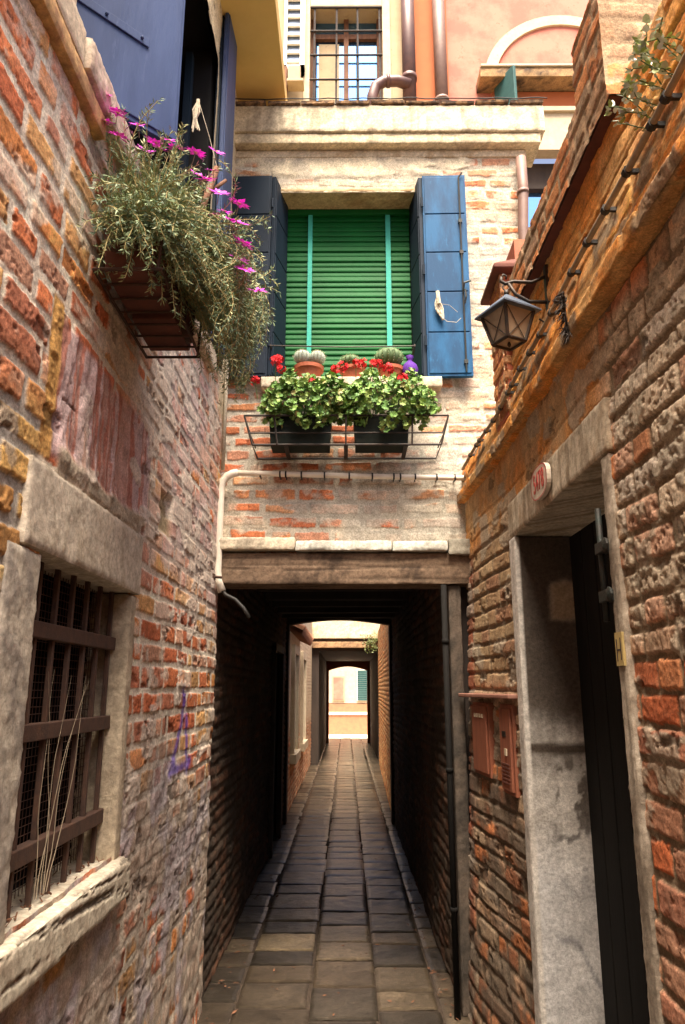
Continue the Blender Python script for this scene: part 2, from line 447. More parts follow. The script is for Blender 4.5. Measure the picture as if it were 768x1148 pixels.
# ================================================================== LEFT HOUSE
RED = [(.74, .23, .09), (.66, .19, .08), (.82, .32, .10), (.76, .40, .25), (.80, .43, .17), (.60, .22, .12)]
def style_left(U, V, B):
    c, h = brick_surface(U, V, B, RED, (.88, .76, .60), 11, .9, .0045)
    big = fbm(U*2.2, V*2.2, 4, 71)
    # ochre spongy bricks by the near window jamb
    z = ss(1.5, 1.56, V)*(1-ss(2.25, 2.5, V))*(1-ss(1.70, 1.78, U))
    oc, _ = brick_surface(U, V, B, [(.60, .36, .12), (.55, .28, .09), (.62, .44, .20), (.50, .20, .08)], (.44, .40, .34), 17, 1.6)
    c = mix(c, oc, z)
    # old limewash: pink and lilac over the middle of the wall
    z = ss(1.95, 2.2, V+.35*(big-.5))*(1-ss(2.95, 3.25, V+.5*(big-.5)-.14*(U-2.5)))*ss(2.1, 2.6, U)*(1-.6*box_mask(U, V, 2.7, 4.4, 1.55, 2.05, .12, 8, .2))
    z = np.maximum(z, .6*ss(2.8, 3.3, U)*ss(1.9, 2.1, V)*(1-ss(3.3, 3.6, V)))
    lw = z*ss(.30, .52, fbm(U*5, V*9, 5, 73))*.9
    lc = mix(np.broadcast_to((.84, .57, .45), c.shape), np.broadcast_to((.74, .58, .54), c.shape), ss(.4, .62, fbm(U*3, V*3, 4, 75)))
    lc = lc*(.75+.5*fbm(U*33, V*33, 4, 76))[..., None]*(.55+.45*B['m'])[..., None]
    c = mix(c, lc, lw*(.55+.35*B['r4'])); h = h*(1-.35*lw)
    # red clean bricks
    # sooty crumbling base
    z = 1-ss(1.15, 1.55, V+.5*(big-.5)+.10*(U-3))
    z2 = z*ss(.30, .44, fbm(U*7, V*7, 5, 77))
    gc = mix(np.broadcast_to((.50, .41, .33), c.shape), np.broadcast_to((.50, .44, .45), c.shape), ss(.45, .6, fbm(U*6, V*6, 4, 78)))
    gc = gc*(.5+.95*fbm(U*28, V*28, 5, 79))[..., None]
    c = mix(c*(1-.25*z)[..., None], gc, z2*.88)
    h = h*(1-.6*z2) + z*(fbm(U*16, V*16, 5, 80)-.5)*.018
    # soldier course relieving arch above the barred window
    z = box_mask(U, V, 1.78, 2.72, 2.24, 2.62, .015, 9, .02)
    s = vn(U*24+fbm(U*5, V*5, 3, 83)*.8, V*.8, 81)
    sc = palette(np.clip(s, 0, .999), [(.58, .23, .17), (.62, .38, .33), (.50, .20, .15), (.60, .43, .42), (.54, .27, .20)])
    sc = sc*(.65+.7*fbm(U*30, V*12, 4, 82))[..., None]
    c = mix(c, sc, z*.93); h = h*(1-z)+z*((s-.5)*.014+(fbm(U*30, V*14, 4, 84)-.5)*.016)
    z = box_mask(U, V, 1.72, 1.79, 2.22, 2.66, .008, 9, .01)
    c = mix(c, np.broadcast_to((.60, .33, .10), c.shape)*(.6+.8*fbm(U*40, V*40, 4, 85))[..., None], z)
    # grey rubble above the lintel
    z = box_mask(U, V, 1.82, 2.66, 2.185, 2.27, .015, 19, .03)
    c = mix(c, np.broadcast_to((.46, .38, .28), c.shape)*(.6+.8*fbm(U*40, V*40, 4, 86))[..., None], z); h = h+z*.008
    # hole with bare mortar
    z = box_mask(U, V, 2.92, 3.12, 2.28, 2.46, .02, 29, .05)
    c = mix(c, np.broadcast_to((.42, .33, .20), c.shape)*(.6+.8*fbm(U*40, V*40, 4, 87))[..., None], z); h = h-z*.025
    # whiter mortar and render near the upper ledge; painted corner strip
    z = ss(3.05, 3.35, V+.35*(big-.5))*(1-ss(2.0, 2.6, U))
    z3 = z*ss(.42, .58, fbm(U*7, V*7, 5, 88))*.85
    c = mix(c, np.broadcast_to((.66, .56, .46), c.shape)*(.75+.5*fbm(U*30, V*30, 4, 89))[..., None], z3)
    z = ss(3.40, 3.46, V)*ss(1.0, 1.1, U)
    z = np.maximum(z, ss(4.05, 4.09, U+.03*(big-.5))*ss(3.2, 3.3, V))
    c = mix(c, np.broadcast_to((.70, .58, .38), c.shape)*(.8+.4*fbm(U*12, V*12, 4, 90))[..., None], z); h = h*(1-z)+z*((fbm(U*12, V*12, 4, 91)-.5)*.008+.004)
    q_ = ss(.585, .600, fbm(U*4.2+9, V*6.5, 6, 181))*(1-ss(3.2, 3.4, V))*ss(1.0, 1.3, V)*ss(1.9, 2.1, U)
    c = mix(c, np.broadcast_to((.78, .67, .55), c.shape)*(.72+.5*fbm(U*42, V*42, 5, 182))[..., None], q_*.8); h = h+q_*.003
    e_ = (1-ss(.36, .375, fbm(U*9+3, V*13, 5, 183)))*B['m']*(B['r3'] > .5)
    c = c*(1-.45*e_)[..., None]; h = h-e_*.006
    # violet spray strokes
    g1 = np.exp(-((U-3.40-.12*np.sin(V*9))/.035)**2)*ss(1.25, 1.3, V)*(1-ss(1.62, 1.68, V))
    g2 = np.exp(-((U-3.62+.25*(V-1.4))/.03)**2)*ss(1.22, 1.3, V)*(1-ss(1.5, 1.56, V))
    g3 = np.exp(-((V-1.30-.3*(U-3.5)**2)/.02)**2)*ss(3.3, 3.35, U)*(1-ss(3.7, 3.75, U))
    gm = np.clip(g1+g2+g3, 0, 1)*.95*(.5+fbm(U*20, V*20, 3, 92))
    c = mix(c, np.broadcast_to((.13, .07, .48), c.shape), np.clip(gm, 0, .8))
    # bulging
    h = h + (fbm(U*1.6, V*1.6, 3, 93)-.5)*.02*(1-ss(4.0, 4.3, U))
    return np.clip(c, .01, .9), h

LW = (1.78, 2.57, 1.12, 1.985)      # barred window: y0,y1,z0,z1
UW = (1.66, 3.60, 3.46, 5.30)       # upper window
left_house = thing('brick_house', (-.76, 2, 0), 'tall red and pink brick house on the left with a barred window low down', 'house')
us = np.concatenate([np.linspace(-5.0, .98, 100), gspace(1.0, 4.34, .0026)])
vs = np.concatenate([np.linspace(0, .45, 30)[:-1], np.arange(.45, 3.6, .0048), np.linspace(3.6, 7.2, 200)[1:]])
sheet('wall', us, vs, lambda U, V, h: np.stack([-.76+h, U, V], -1)[..., :], style_left, M['brick'], left_house,
      holes=[LW, UW], seed=11, bk=dict(h=.092, lo=.20, hi=.31, mort=.0095, warp=.012))
g = MB()
g.box(-1.6, -.80, -5.0, LW[0]-.12, 0, 7.2); g.box(-1.6, -.80, LW[1]+.12, 4.34, 0, UW[2]-.10); g.box(-1.6, -.80, LW[0]-.12, LW[1]+.12, 0, LW[2]-.1)
g.box(-1.6, -.80, LW[0]-.12, LW[1]+.12, LW[3]+.1, UW[2]-.1); g.box(-1.6, -.80, LW[0]-.12, 4.34, UW[3]+.1, 7.2)
g.box(-1.6, -.80, UW[1]+.02, 4.34, UW[2]-.1, UW[3]+.1)
g.box(-1.6, -1.25, LW[0]-.12, LW[1]+.12, LW[2]-.1, LW[3]+.1)
g.build('masonry_core', M['black'], left_house)
g = MB(); g.box(-1.35, -1.25, UW[0]-.1, UW[1]+.02, UW[2]-.1, UW[3]+.1); g.build('dark_room_panel', M['black'], left_house)
g = MB(); g.box(-1.15, -.42, 3.3, 7.3, 5.66, 5.80); g.build('overhanging_eave', M['yellow'], left_house)
g = MB(); g.box(-1.6, -.80, 4.345, 9.85, 2.65, 6.2); g.build('upper_wall', M['yellow'], left_house)
# barred window
GREY = (.52, .455, .36)
win = thing('tmp', (-.76, 2, 1.1), '', ''); win.name = 'window'; win.parent = left_house; win.location = (0, 0, 1.1)
stone('lintel', win, -.90, -.744, 1.66, 2.645, 1.978, 2.195, (.60, .52, .41), (.42, .35, .26), 5, .008, .006)
stone('jamb', win, -.90, -.750, 1.60, 1.782, 1.10, 1.975, GREY, (.30, .26, .22), 7, .010, .009)
stone('jamb', win, -.90, -.752, 2.565, 2.63, 1.10, 1.975, (.50, .41, .29), (.34, .27, .19), 9, .010, .011)
stone('window_sill', win, -.93, -.715, 1.52, 2.64, .985, 1.108, (.64, .57, .44), (.48, .40, .30), 11, .006, .003,
      grooves=lambda P: ss(.54, .66, fbm(P[:, 1]*2.5, P[:, 2]*110+P[:, 0]*60+P[:, 1]*9, 4, 12))*(P[:, 0] > -.735)*1.0)
gr = MB()
for k in range(7):
    y = 1.805+k*.122
    gr.box(-.822, -.808, y-.008, y+.008, 1.10, 1.98)
go = gr.build('grille', M['rust'], win, bevel=.002)
gb = MB()
for z in (1.245, 1.54, 1.80):
    gb.box(-.830, -.798, 1.772, 2.575, z-.022, z+.022)
gb.build('cross_bars', M['rust'], win, bevel=.003)
# wire mesh behind the bars
wm = MB()
for z in np.arange(1.14, 1.97, .022): wm.tube([(-.86, 1.78, z), (-.86, 2.57, z+random.uniform(-.004, .004))], .0014, 4, False)
for y in np.arange(1.79, 2.57, .022): wm.tube([(-.861, y, 1.12), (-.861, y+random.uniform(-.004, .004), 1.98)], .0014, 4, False)
wm.build('wire_mesh', M['rust'], win)
db = MB(); rr = random.Random(3)
for k in range(42):
    p = Vector((-.80+rr.uniform(-.07, .02), rr.uniform(1.80, 2.54), 1.112)); a = rr.uniform(0, 6); l = rr.uniform(.01, .035)
    db.tube([p, p+Vector((math.cos(a)*l*.5, math.sin(a)*l, rr.uniform(.0, .012)))], rr.uniform(.001, .003), 4)
tag(db.build('leaf_litter', M['wood_brown'], None), 'dry brown leaf litter scattered along the sill of the barred window', 'litter', kind='stuff')
tw = MB()
for k in range(6):
    p = Vector((-.79, 2.02+.02*k*rr.uniform(.6, 1.3), 1.13)); d = Vector((0, rr.uniform(-.03, .22), 1)); pts = [p.copy()]
    for i in range(12):
        d += Vector((rr.uniform(-.06, .06), rr.uniform(-.16, .2), rr.uniform(-.05, .05))); p = p+d.normalized()*.048; p.x = min(max(p.x, -.80), -.775); pts.append(p.copy())
    tw.tube(pts, [.0013*(1-i/16) for i in range(len(pts))], 4)
tag(tw.build('dry_creeper', M['twig'], None), 'thin dry creeper twigs climbing the rusty bars of the left window', 'creeper')
# upper window ledge and shutters
led = stone('window_ledge', left_house, -1.0, -.715, 1.70, 3.75, 3.345, 3.455, (.66, .55, .42), (.45, .34, .24), 21, .012, .008)
stone('string_course', left_house, -.80, -.728, .9, 1.90, 3.27, 3.34, (.62, .38, .16), (.40, .22, .11), 23, .012, .006)
stone('string_course', left_house, -.80, -.730, .9, 1.695, 3.345, 3.46, (.72, .60, .42), (.62, .50, .34), 24, .012, .005)
stone('jamb', left_house, -1.0, -.75, 1.57, 1.66, 3.462, 5.3, (.72, .60, .42), (.62, .50, .34), 25, .02, .004)

def leaf_board(parent, name, p0, p1, z0, z1, th, mat, npan=5, out=1, strap=False):
    """shutter leaf standing on the plan line p0-p1"""
    p0 = Vector((*p0, 0)); p1 = Vector((*p1, 0)); L = (p1-p0).length
    a = math.atan2(p1.y-p0.y, p1.x-p0.x)
    T = Matrix.Translation(p0) @ Matrix.Rotation(a, 4, 'Z')
    g = MB(); g.box(0, L, -th/2, th/2, z0, z1, T)
    o = g.build(name, mat, parent, bevel=.003)
    g = MB(); H = (z1-z0-.03)/npan
    for s in (-1, 1):
        for k in range(npan):
            za = z0+.015+k*H+.004; zb = z0+.015+(k+1)*H-.004
            y0, y1 = (th/2-.001, th/2+.006) if s > 0 else (-th/2-.006, -th/2+.001)
            g.box(.012, L-.012, y0, y1, za, zb, T)
    pn = g.build('panel', mat, o, bevel=.003)
    return o, T
lw = (UW[0]+.01)
o, T = leaf_board(left_house, 'shutter', (-1.05, 1.74), (-.60, 2.19), 3.485, 5.25, .03, M['blue_old'], 1)
g = MB(); g.box(.0, .50, -.028, -.020, 3.80, 3.835, T); 
for xx in (.20, .34, .47): g.lathe((0, 0, 0), [(.006, 0), (.006, .006), (.002, .009)], 8, T @ Matrix.Translation((xx, -.028, 3.8175)) @ Matrix.Rotation(R(90), 4, 'X'))
g.build('hinge_strap', M['blue_old'], o, bevel=.002)
o, T = leaf_board(left_house, 'shutter', (-.758, 3.64), (-.745, 4.00), 3.485, 5.9, .028, M['navy'], 1)
o, T = leaf_board(left_house, 'shutter', (-.722, 3.62), (-.712, 3.88), 3.485, 5.9, .022, M['blue_old'], 1)
g = MB(); g.box(-.94, -.90, UW[1]-.05, UW[1], UW[2], UW[3]); g.box(-.94, -.90, UW[0], UW[1], UW[2], UW[2]+.04); g.build('window_frame', M['navy'], left_house)

# ================================================================== FACING HOUSE
def ramp3(U, V):
    return None
def style_front(U, V, B):
    c, h = brick_surface(U, V, B, [(.68, .23, .10), (.60, .19, .09), (.72, .31, .14), (.66, .32, .20), (.72, .38, .20)], (.62, .56, .45), 31, .8, .006)
    big = fbm(U*2.5+7, V*2.5, 4, 101); f = fbm(U*6, V*11, 5, 102)
    # exposed share: high lower-left, low to the right and up
    ex = .20 + .50*np.exp(-((U+.45)/.5)**2)*(1-ss(3.3, 3.6, V)) + .34*ss(2.95, 3.1, V)*(1-ss(3.35, 3.5, V))*(1-ss(.2, .6, U))
    ex = ex + .35*box_mask(U, V, -.95, -.60, 4.93, 5.14, .03, 4, .05) + .13*ss(.8, .85, U) + .25*box_mask(U, V, .55, 1.3, 4.98, 5.14, .05, 4, .1)
    ex = ex + .22*ss(3.45, 3.55, V)*(1-ss(4.0, 4.6, V))*(U < -.4)
    cov = 1-ss(.0, .16, ex + .75*(B['r4']-.5)*.6 + (f-.5)*1.6 - .46)
    wc = mix(np.broadcast_to((.72, .62, .46), c.shape), np.broadcast_to((.60, .545, .44), c.shape), ss(.4, .6, big))
    gz = ss(-.15, .5, U)*(1-ss(3.0, 3.4, V))
    wc = mix(wc, np.broadcast_to((.60, .57, .47), c.shape), gz*.7)
    wc = wc*(.80+.38*fbm(U*22, V*22, 5, 104))[..., None]
    joints = (1-B['m'])
    wc = wc*(1-.12*joints)[..., None]
    tint = mix(wc, c*1.15+.10, np.clip(.22*B['m']*(B['r3'] > .3)*(1-ss(5.0, 5.1, V)), 0, 1))
    c2 = mix(c, tint, cov*.93)
    h2 = h*(1-.55*cov)+cov*(fbm(U*13, V*13, 4, 105)-.5)*.008
    # rendered band at the top
    z = ss(5.02, 5.08, V+.08*(f-.5)-.03*(U < -.5))*(1-box_mask(U, V, -.95, -.62, 4.9, 5.15, .03, 4, .05))*(1-.7*ss(.45, .6, U)*ss(.45, .55, f))
    st = (.74, .64, .46)
    sc = mix(np.broadcast_to(st, c.shape), np.broadcast_to((.48, .42, .33), c.shape), ss(.50, .68, fbm(U*7, V*9, 5, 106))*.7)
    sc = sc*(.85+.3*fbm(U*30, V*30, 4, 107))[..., None]
    c2 = mix(c2, sc, z); h2 = h2*(1-z)+z*(.006+(fbm(U*9, V*9, 4, 108)-.5)*.010)
    # smooth cream strip right above the window
    z = box_mask(U, V, -.48, .52, 4.9, 5.0, .01, 4, .01)
    c2 = mix(c2, np.broadcast_to((.70, .60, .44), c.shape)*(.8+.35*fbm(U*14, V*14, 5, 109))[..., None], z)
    # grey cement smears and damp
    z = ss(.52, .62, fbm(U*3.1+2, V*4.5, 5, 115))*(1-ss(4.9, 5.0, V))*.55
    c2 = mix(c2, np.broadcast_to((.50, .46, .39), c.shape)*(.7+.5*fbm(U*35, V*35, 5, 116))[..., None], z*cov)
    # rust and soot runs
    r_ = ss(.60, .72, fbm(U*14, V*1.3, 4, 110))*.35
    c2 = c2*(1-r_*(1-ss(3.0, 3.6, V))*.8)[..., None]
    c2 = mix(c2, np.broadcast_to((.62, .30, .12), c.shape), .30*ss(.55, .7, fbm(U*4+3, V*7, 4, 111))*(U > .75))
    return np.clip(c2, .01, .9), h2
FY = 4.32
front = thing('facing_house', (0, FY, 0), 'pale limewashed brick house facing the camera over the covered passage, with a green blind', 'house')
WX0, WX1, WZ0, WZ1 = -.445, .475, 3.545, 4.93
sheet('wall', np.arange(-.80, 1.225, .0055), np.arange(2.42, 5.25, .0055), lambda U, V, h: np.stack([U, FY-h, V], -1), style_front, M['brick'], front,
      holes=[(WX0, WX1, WZ0, WZ1)], seed=33, bk=dict(h=.086, lo=.20, hi=.34, mort=.012, warp=.020))
g = MB()
g.box(-.80, WX0-.02, FY+.03, 6.4, 2.62, 5.4); g.box(WX1+.02, 1.22, FY+.03, 6.4, 2.62, 5.4)
g.box(WX0-.02, WX1+.02, FY+.03, 6.4, 2.62, WZ0-.02); g.box(WX0-.02, WX1+.02, FY+.03, 6.4, WZ1+.02, 5.4)
g.box(WX0-.02, WX1+.02, FY+.5, 6.4, WZ0-.02, WZ1+.02)
g.build('masonry_core', M['cream'], front)
# side wall of the house (seen past the garden wall)
g = MB(); g.box(.80, 1.215, FY+.03, 7.4, 0, 2.6); g.build('side_wall', M['cream'], front)
# cornice in three steps
cr = thing('tmp', (0, FY, 0), '', ''); cr.name = 'cornice'; cr.parent = front; cr.location = (0, 0, 0)
CT = (.76, .66, .47); CD = (.52, .43, .30)
stone('parapet_face', cr, -.79, 1.36, 4.225, 4.52, 5.335, 5.545, CT, CD, 41, .012, .008, streak=.5)
stone('moulding', cr, -.78, 1.33, 4.242, 4.50, 5.255, 5.334, (.76, .64, .42), CD, 42, .012, .006, streak=.4)
stone('bed_course', cr, -.78, 1.24, 4.306, 4.50, 5.195, 5.254, (.70, .60, .44), (.50, .38, .24), 43, .012, .007)
g = MB()
for k in range(9):
    x0 = -.78+k*.238
    g.box(x0+.005, x0+.232, 4.21, 4.50, 5.548, 5.572, j=.006)
g.build('capping_tiles', M['mould'], cr, bevel=.004)
g = MB(); pts = [(-.78+i*.06, 4.205, 5.578+.003*math.sin(i*1.3)+random.uniform(-.004, .004)) for i in range(37)]
g.tube(pts, .004, 6); tag(g.build('roof_cable', M['rubber'], None), 'thin black cable lying along the top edge of the parapet', 'cable')
# lintel slabs and wooden beam over the passage
sl = [(-.775, -.30, 2.445, 2.520, (.80, .68, .50), 2.505), (-.298, .27, 2.440, 2.50, (.78, .75, .64), 2.5), (.272, .60, 2.437, 2.497, (.74, .72, .62), 2.5), (.602, .775, 2.415, 2.51, (.36, .33, .26), 2.5)]
for i, (a, b, z0, z1, c_, _) in enumerate(sl):
    stone('lintel_slab', front, a, b, 4.225, 4.40, z0, z1, c_, tuple(x*.6 for x in c_), 50+i, .010, .010)
def beamgroove(P):
    return ss(.56, .66, fbm(P[:, 0]*1.6, P[:, 2]*60+P[:, 1]*20, 4, 61))*.45+.7*np.exp(-((P[:, 2]-2.335-.008*np.sin(P[:, 0]*5))/.005)**2)*ss(.35, .5, fbm(P[:, 0]*3, P[:, 0]*0, 2, 62))
stone('timber_beam', front, -.775, .755, 4.262, 4.50, 2.245, 2.432, (.21, .14, .09), (.08, .052, .034), 60, .008, .005, grooves=beamgroove)
# window: reveal, sill
stone('window_head', front, WX0-.02, WX1+.02, FY-.004, FY+.30, WZ1+.0, WZ1+.03, (.60, .46, .26), (.42, .28, .14), 65, .012, .006)
for a in (WX0-.02, WX1):
    g = MB(); g.box(a, a+.02, FY, FY+.32, WZ0, WZ1); g.build('reveal', M['cream'], front)
stone('window_sill', front, -.53, .60, 4.225, 4.62, 3.47, 3.542, (.70, .60, .45), (.5, .4, .28), 66, .010, .006)
# roller blind
bl = thing('roller_blind', (0, FY+.2, WZ0), 'bright green roller blind lowered in the window above the passage', 'blind')
g = MB(); nsl = 34; zt = 4.885; H = (zt-WZ0-.01)/nsl
for k in range(nsl):
    z = WZ0+.01+k*H
    x0, x1 = WX0+.035, WX1-.03
    y = 4.535+random.uniform(-.003, .003)
    pr = [(y+.010, z+.001), (y-.006, z+.002), (y-.007, z+H*.25), (y+.001, z+H*1.04), (y+.010, z+H*1.04)]
    vs_ = [(x, a, b) for x in (x0, x1) for a, b in pr]; n = len(pr)
    g.add(vs_, [tuple(range(n)), tuple(range(2*n-1, n-1, -1))]+[(i, i+n, (i+1) % n+n, (i+1) % n) for i in range(n)])
g.build('slats', M['green'], bl)
for xa, xb in ((-.262, -.232), (.278, .312)):
    g = MB(); g.box(xa, xb, 4.505, 4.520, WZ0, zt); g.build('tape', M['teal'], bl)
g = MB(); g.box(WX0+.02, WX1-.02, 4.50, 4.60, zt+.002, WZ1-.002); g.build('head_box', M['green'], bl, bevel=.004)
g = MB(); g.tube([(-.47, 4.20, 3.735), (0, 4.195, 3.722), (.43, 4.20, 3.73)], .004, 6); g.box(-.475, -.465, 4.19, 4.33, 3.728, 3.742); g.box(.425, .435, 4.19, 4.33, 3.724, 3.738)
tag(g.build('guard_rod', M['iron'], None), 'thin iron rod across the window just above the cactus pots', 'rod')
# bifold shutters
def bar(parent, x, z0, z1, y):
    g = MB(); g.tube([(x, y, z0), (x, y, z1-.02), (x+.022, y-.006, z1+.012)], .006, 6)
    for z in (z0+.07, (z0+z1)/2+.13, z1-.35):
        g.box(x-.012, x+.012, y-.006, y+.012, z-.012, z+.012)
    g.tube([(x-.002, y-.012, z0+.55), (x+.004, y-.03, z0+.60), (x+.045, y-.03, z0+.615)], .007, 6)
    g.tube([(x+.004, y-.018, z0+.46), (x+.012, y-.03, z0+.50), (x+.01, y-.02, z0+.56)], .006, 6)
    return g.build('espagnolette_bar', M['bronze'], parent)
sh = thing('bifold_shutter', (.6, 4.26, 3.55), 'bright blue folded shutter open on the right of the green blind', 'shutter', 'folded shutters of the window above the passage')
o, T = leaf_board(sh, 'outer_leaf', (.512, 4.262), (.798, 4.255), 3.545, 4.998, .032, M['blue'])
o['label'] = 'wide sky blue leaf lying flat on the wall'
bar(o, .752, 3.565, 4.985, 4.222)
o, T = leaf_board(sh, 'inner_leaf', (.500, 4.255), (.462, 4.50), 3.552, 4.99, .026, M['navy'])
for dz in (.2, .7, 1.2):
    g = MB(); g.tube([(.506, 4.235, 3.55+dz), (.506, 4.235, 3.62+dz)], .008, 8); g.build('hinge', M['navy'], o)
sh2 = thing('bifold_shutter', (-.6, 4.26, 3.55), 'dark navy folded shutter open on the left of the green blind', 'shutter', 'folded shutters of the window above the passage')
o, T = leaf_board(sh2, 'outer_leaf', (-.762, 4.262), (-.492, 4.255), 3.545, 4.998, .032, M['navy'])
o, T = leaf_board(sh2, 'inner_leaf', (-.478, 4.235), (-.418, 4.50), 3.552, 4.985, .026, M['navy'])
for dz in (.2, .7, 1.2):
    g = MB(); g.tube([(-.486, 4.235, 3.55+dz), (-.486, 4.235, 3.62+dz)], .008, 8); g.build('hinge', M['navy'], o)
# frayed rope tied to the blue shutter
g = MB(); rr = random.Random(9)
for k in range(16):
    pts = []; a = rr.uniform(-1, 1)
    for i in range(8):
        t = i/7
        pts.append((.585+a*.022*math.sin(t*3)+.03*t*t+rr.uniform(-.003, .003), 4.218-rr.uniform(0, .012), 4.085-.165*t+rr.uniform(-.004, .004)))
    g.tube(pts, .005, 5)
g.tube([(.585, 4.205, 4.11), (.588, 4.20, 4.06), (.592, 4.2, 4.02)], .013, 6)
g.tube([(.60, 4.215, 4.03), (.66, 4.215, 4.02), (.71, 4.215, 3.97)], .0015, 4); g.tube([(.605, 4.215, 3.94), (.64, 4.212, 3.905), (.70, 4.215, 3.90), (.73, 4.215, 3.93)], .0018, 4)
tag(g.build('frayed_rope', M['rope'], None), 'frayed off-white rope end hanging on the bright blue shutter', 'rope')

# ---------------- passage below
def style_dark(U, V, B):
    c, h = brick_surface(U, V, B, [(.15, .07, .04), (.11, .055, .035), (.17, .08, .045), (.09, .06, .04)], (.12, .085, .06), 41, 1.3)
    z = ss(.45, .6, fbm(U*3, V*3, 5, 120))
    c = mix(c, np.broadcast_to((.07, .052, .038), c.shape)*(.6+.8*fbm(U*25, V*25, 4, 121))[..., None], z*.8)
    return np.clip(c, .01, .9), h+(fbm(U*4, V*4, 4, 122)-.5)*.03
PR = .60
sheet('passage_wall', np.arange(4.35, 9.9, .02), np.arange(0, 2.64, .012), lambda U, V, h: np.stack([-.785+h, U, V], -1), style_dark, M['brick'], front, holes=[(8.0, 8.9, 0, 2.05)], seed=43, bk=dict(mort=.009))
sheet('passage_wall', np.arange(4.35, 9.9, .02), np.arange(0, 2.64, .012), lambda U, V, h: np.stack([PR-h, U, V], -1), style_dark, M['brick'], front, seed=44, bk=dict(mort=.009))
g = MB(); g.box(-1.6, -.83, 4.36, 7.98, 0, 2.62); g.box(-1.6, -.83, 8.92, 9.88, 0, 2.62); g.box(-1.6, -.83, 7.98, 8.92, 2.07, 2.62); g.box(-1.6, -.95, 7.98, 8.92, 0, 2.07); g.box(PR+.04, .80, 4.40, 9.88, 0, 2.62); g.build('passage_core', M['wood_dark'], front)
g = MB(); g.box(-.83, PR+.04, 4.50, 9.88, 2.60, 2.64)
g.build('passage_ceiling', M['wood_dark'], front)
for y in (4.75, 5.35, 5.95, 6.55, 7.2, 7.85, 8.5, 9.1):
    g = MB(); g.box(-.80, PR+.02, y-.06, y+.06, 2.50, 2.598, j=.006); g.build('joist', M['wood_dark'], front, bevel=.006)
# end frame of the passage: shallow arch and posts
g = MB(); N = 16
top = 2.66
for i in range(N):
    t0 = i/N; t1 = (i+1)/N; xa = -.80+1.42*t0; xb = -.80+1.42*t1
    za = 2.47+.075*math.sin(math.pi*t0); zb = 2.47+.075*math.sin(math.pi*t1)
    g.add([(xa, 9.80, za), (xb, 9.80, zb), (xb, 9.80, top), (xa, 9.80, top), (xa, 9.98, za), (xb, 9.98, zb), (xb, 9.98, top), (xa, 9.98, top)],
          [(0, 1, 2, 3), (4, 7, 6, 5), (0, 4, 5, 1)])
g.build('passage_arch', M['wood_dark'], front)
for a, b in ((-.84, -.755), (PR-.03, PR+.05)):
    g = MB(); g.box(a, b, 9.78, 9.98, 0, 2.5); g.build('passage_post', M['wood_dark'], front, bevel=.006)
# door frame inside passage, left
d = MB(); d.box(-.80, -.745, 7.93, 8.0, 0, 2.1); d.box(-.80, -.745, 8.9, 8.97, 0, 2.1); d.box(-.80, -.745, 7.93, 8.97, 2.05, 2.13)
df = d.build('side_door', M['wood_dark'], front, bevel=.004)
d = MB(); d.box(-.92, -.88, 8.0, 8.9, 0, 2.05); d.build('door_leaf', M['black_door'], df)
# right portal post: plastered pier at the mouth of the passage
stone('portal_post', front, PR, .675, 4.29, 4.42, 0, 2.243, (.13, .10, .075), (.06, .05, .04), 70, .012, .008, streak=.6)

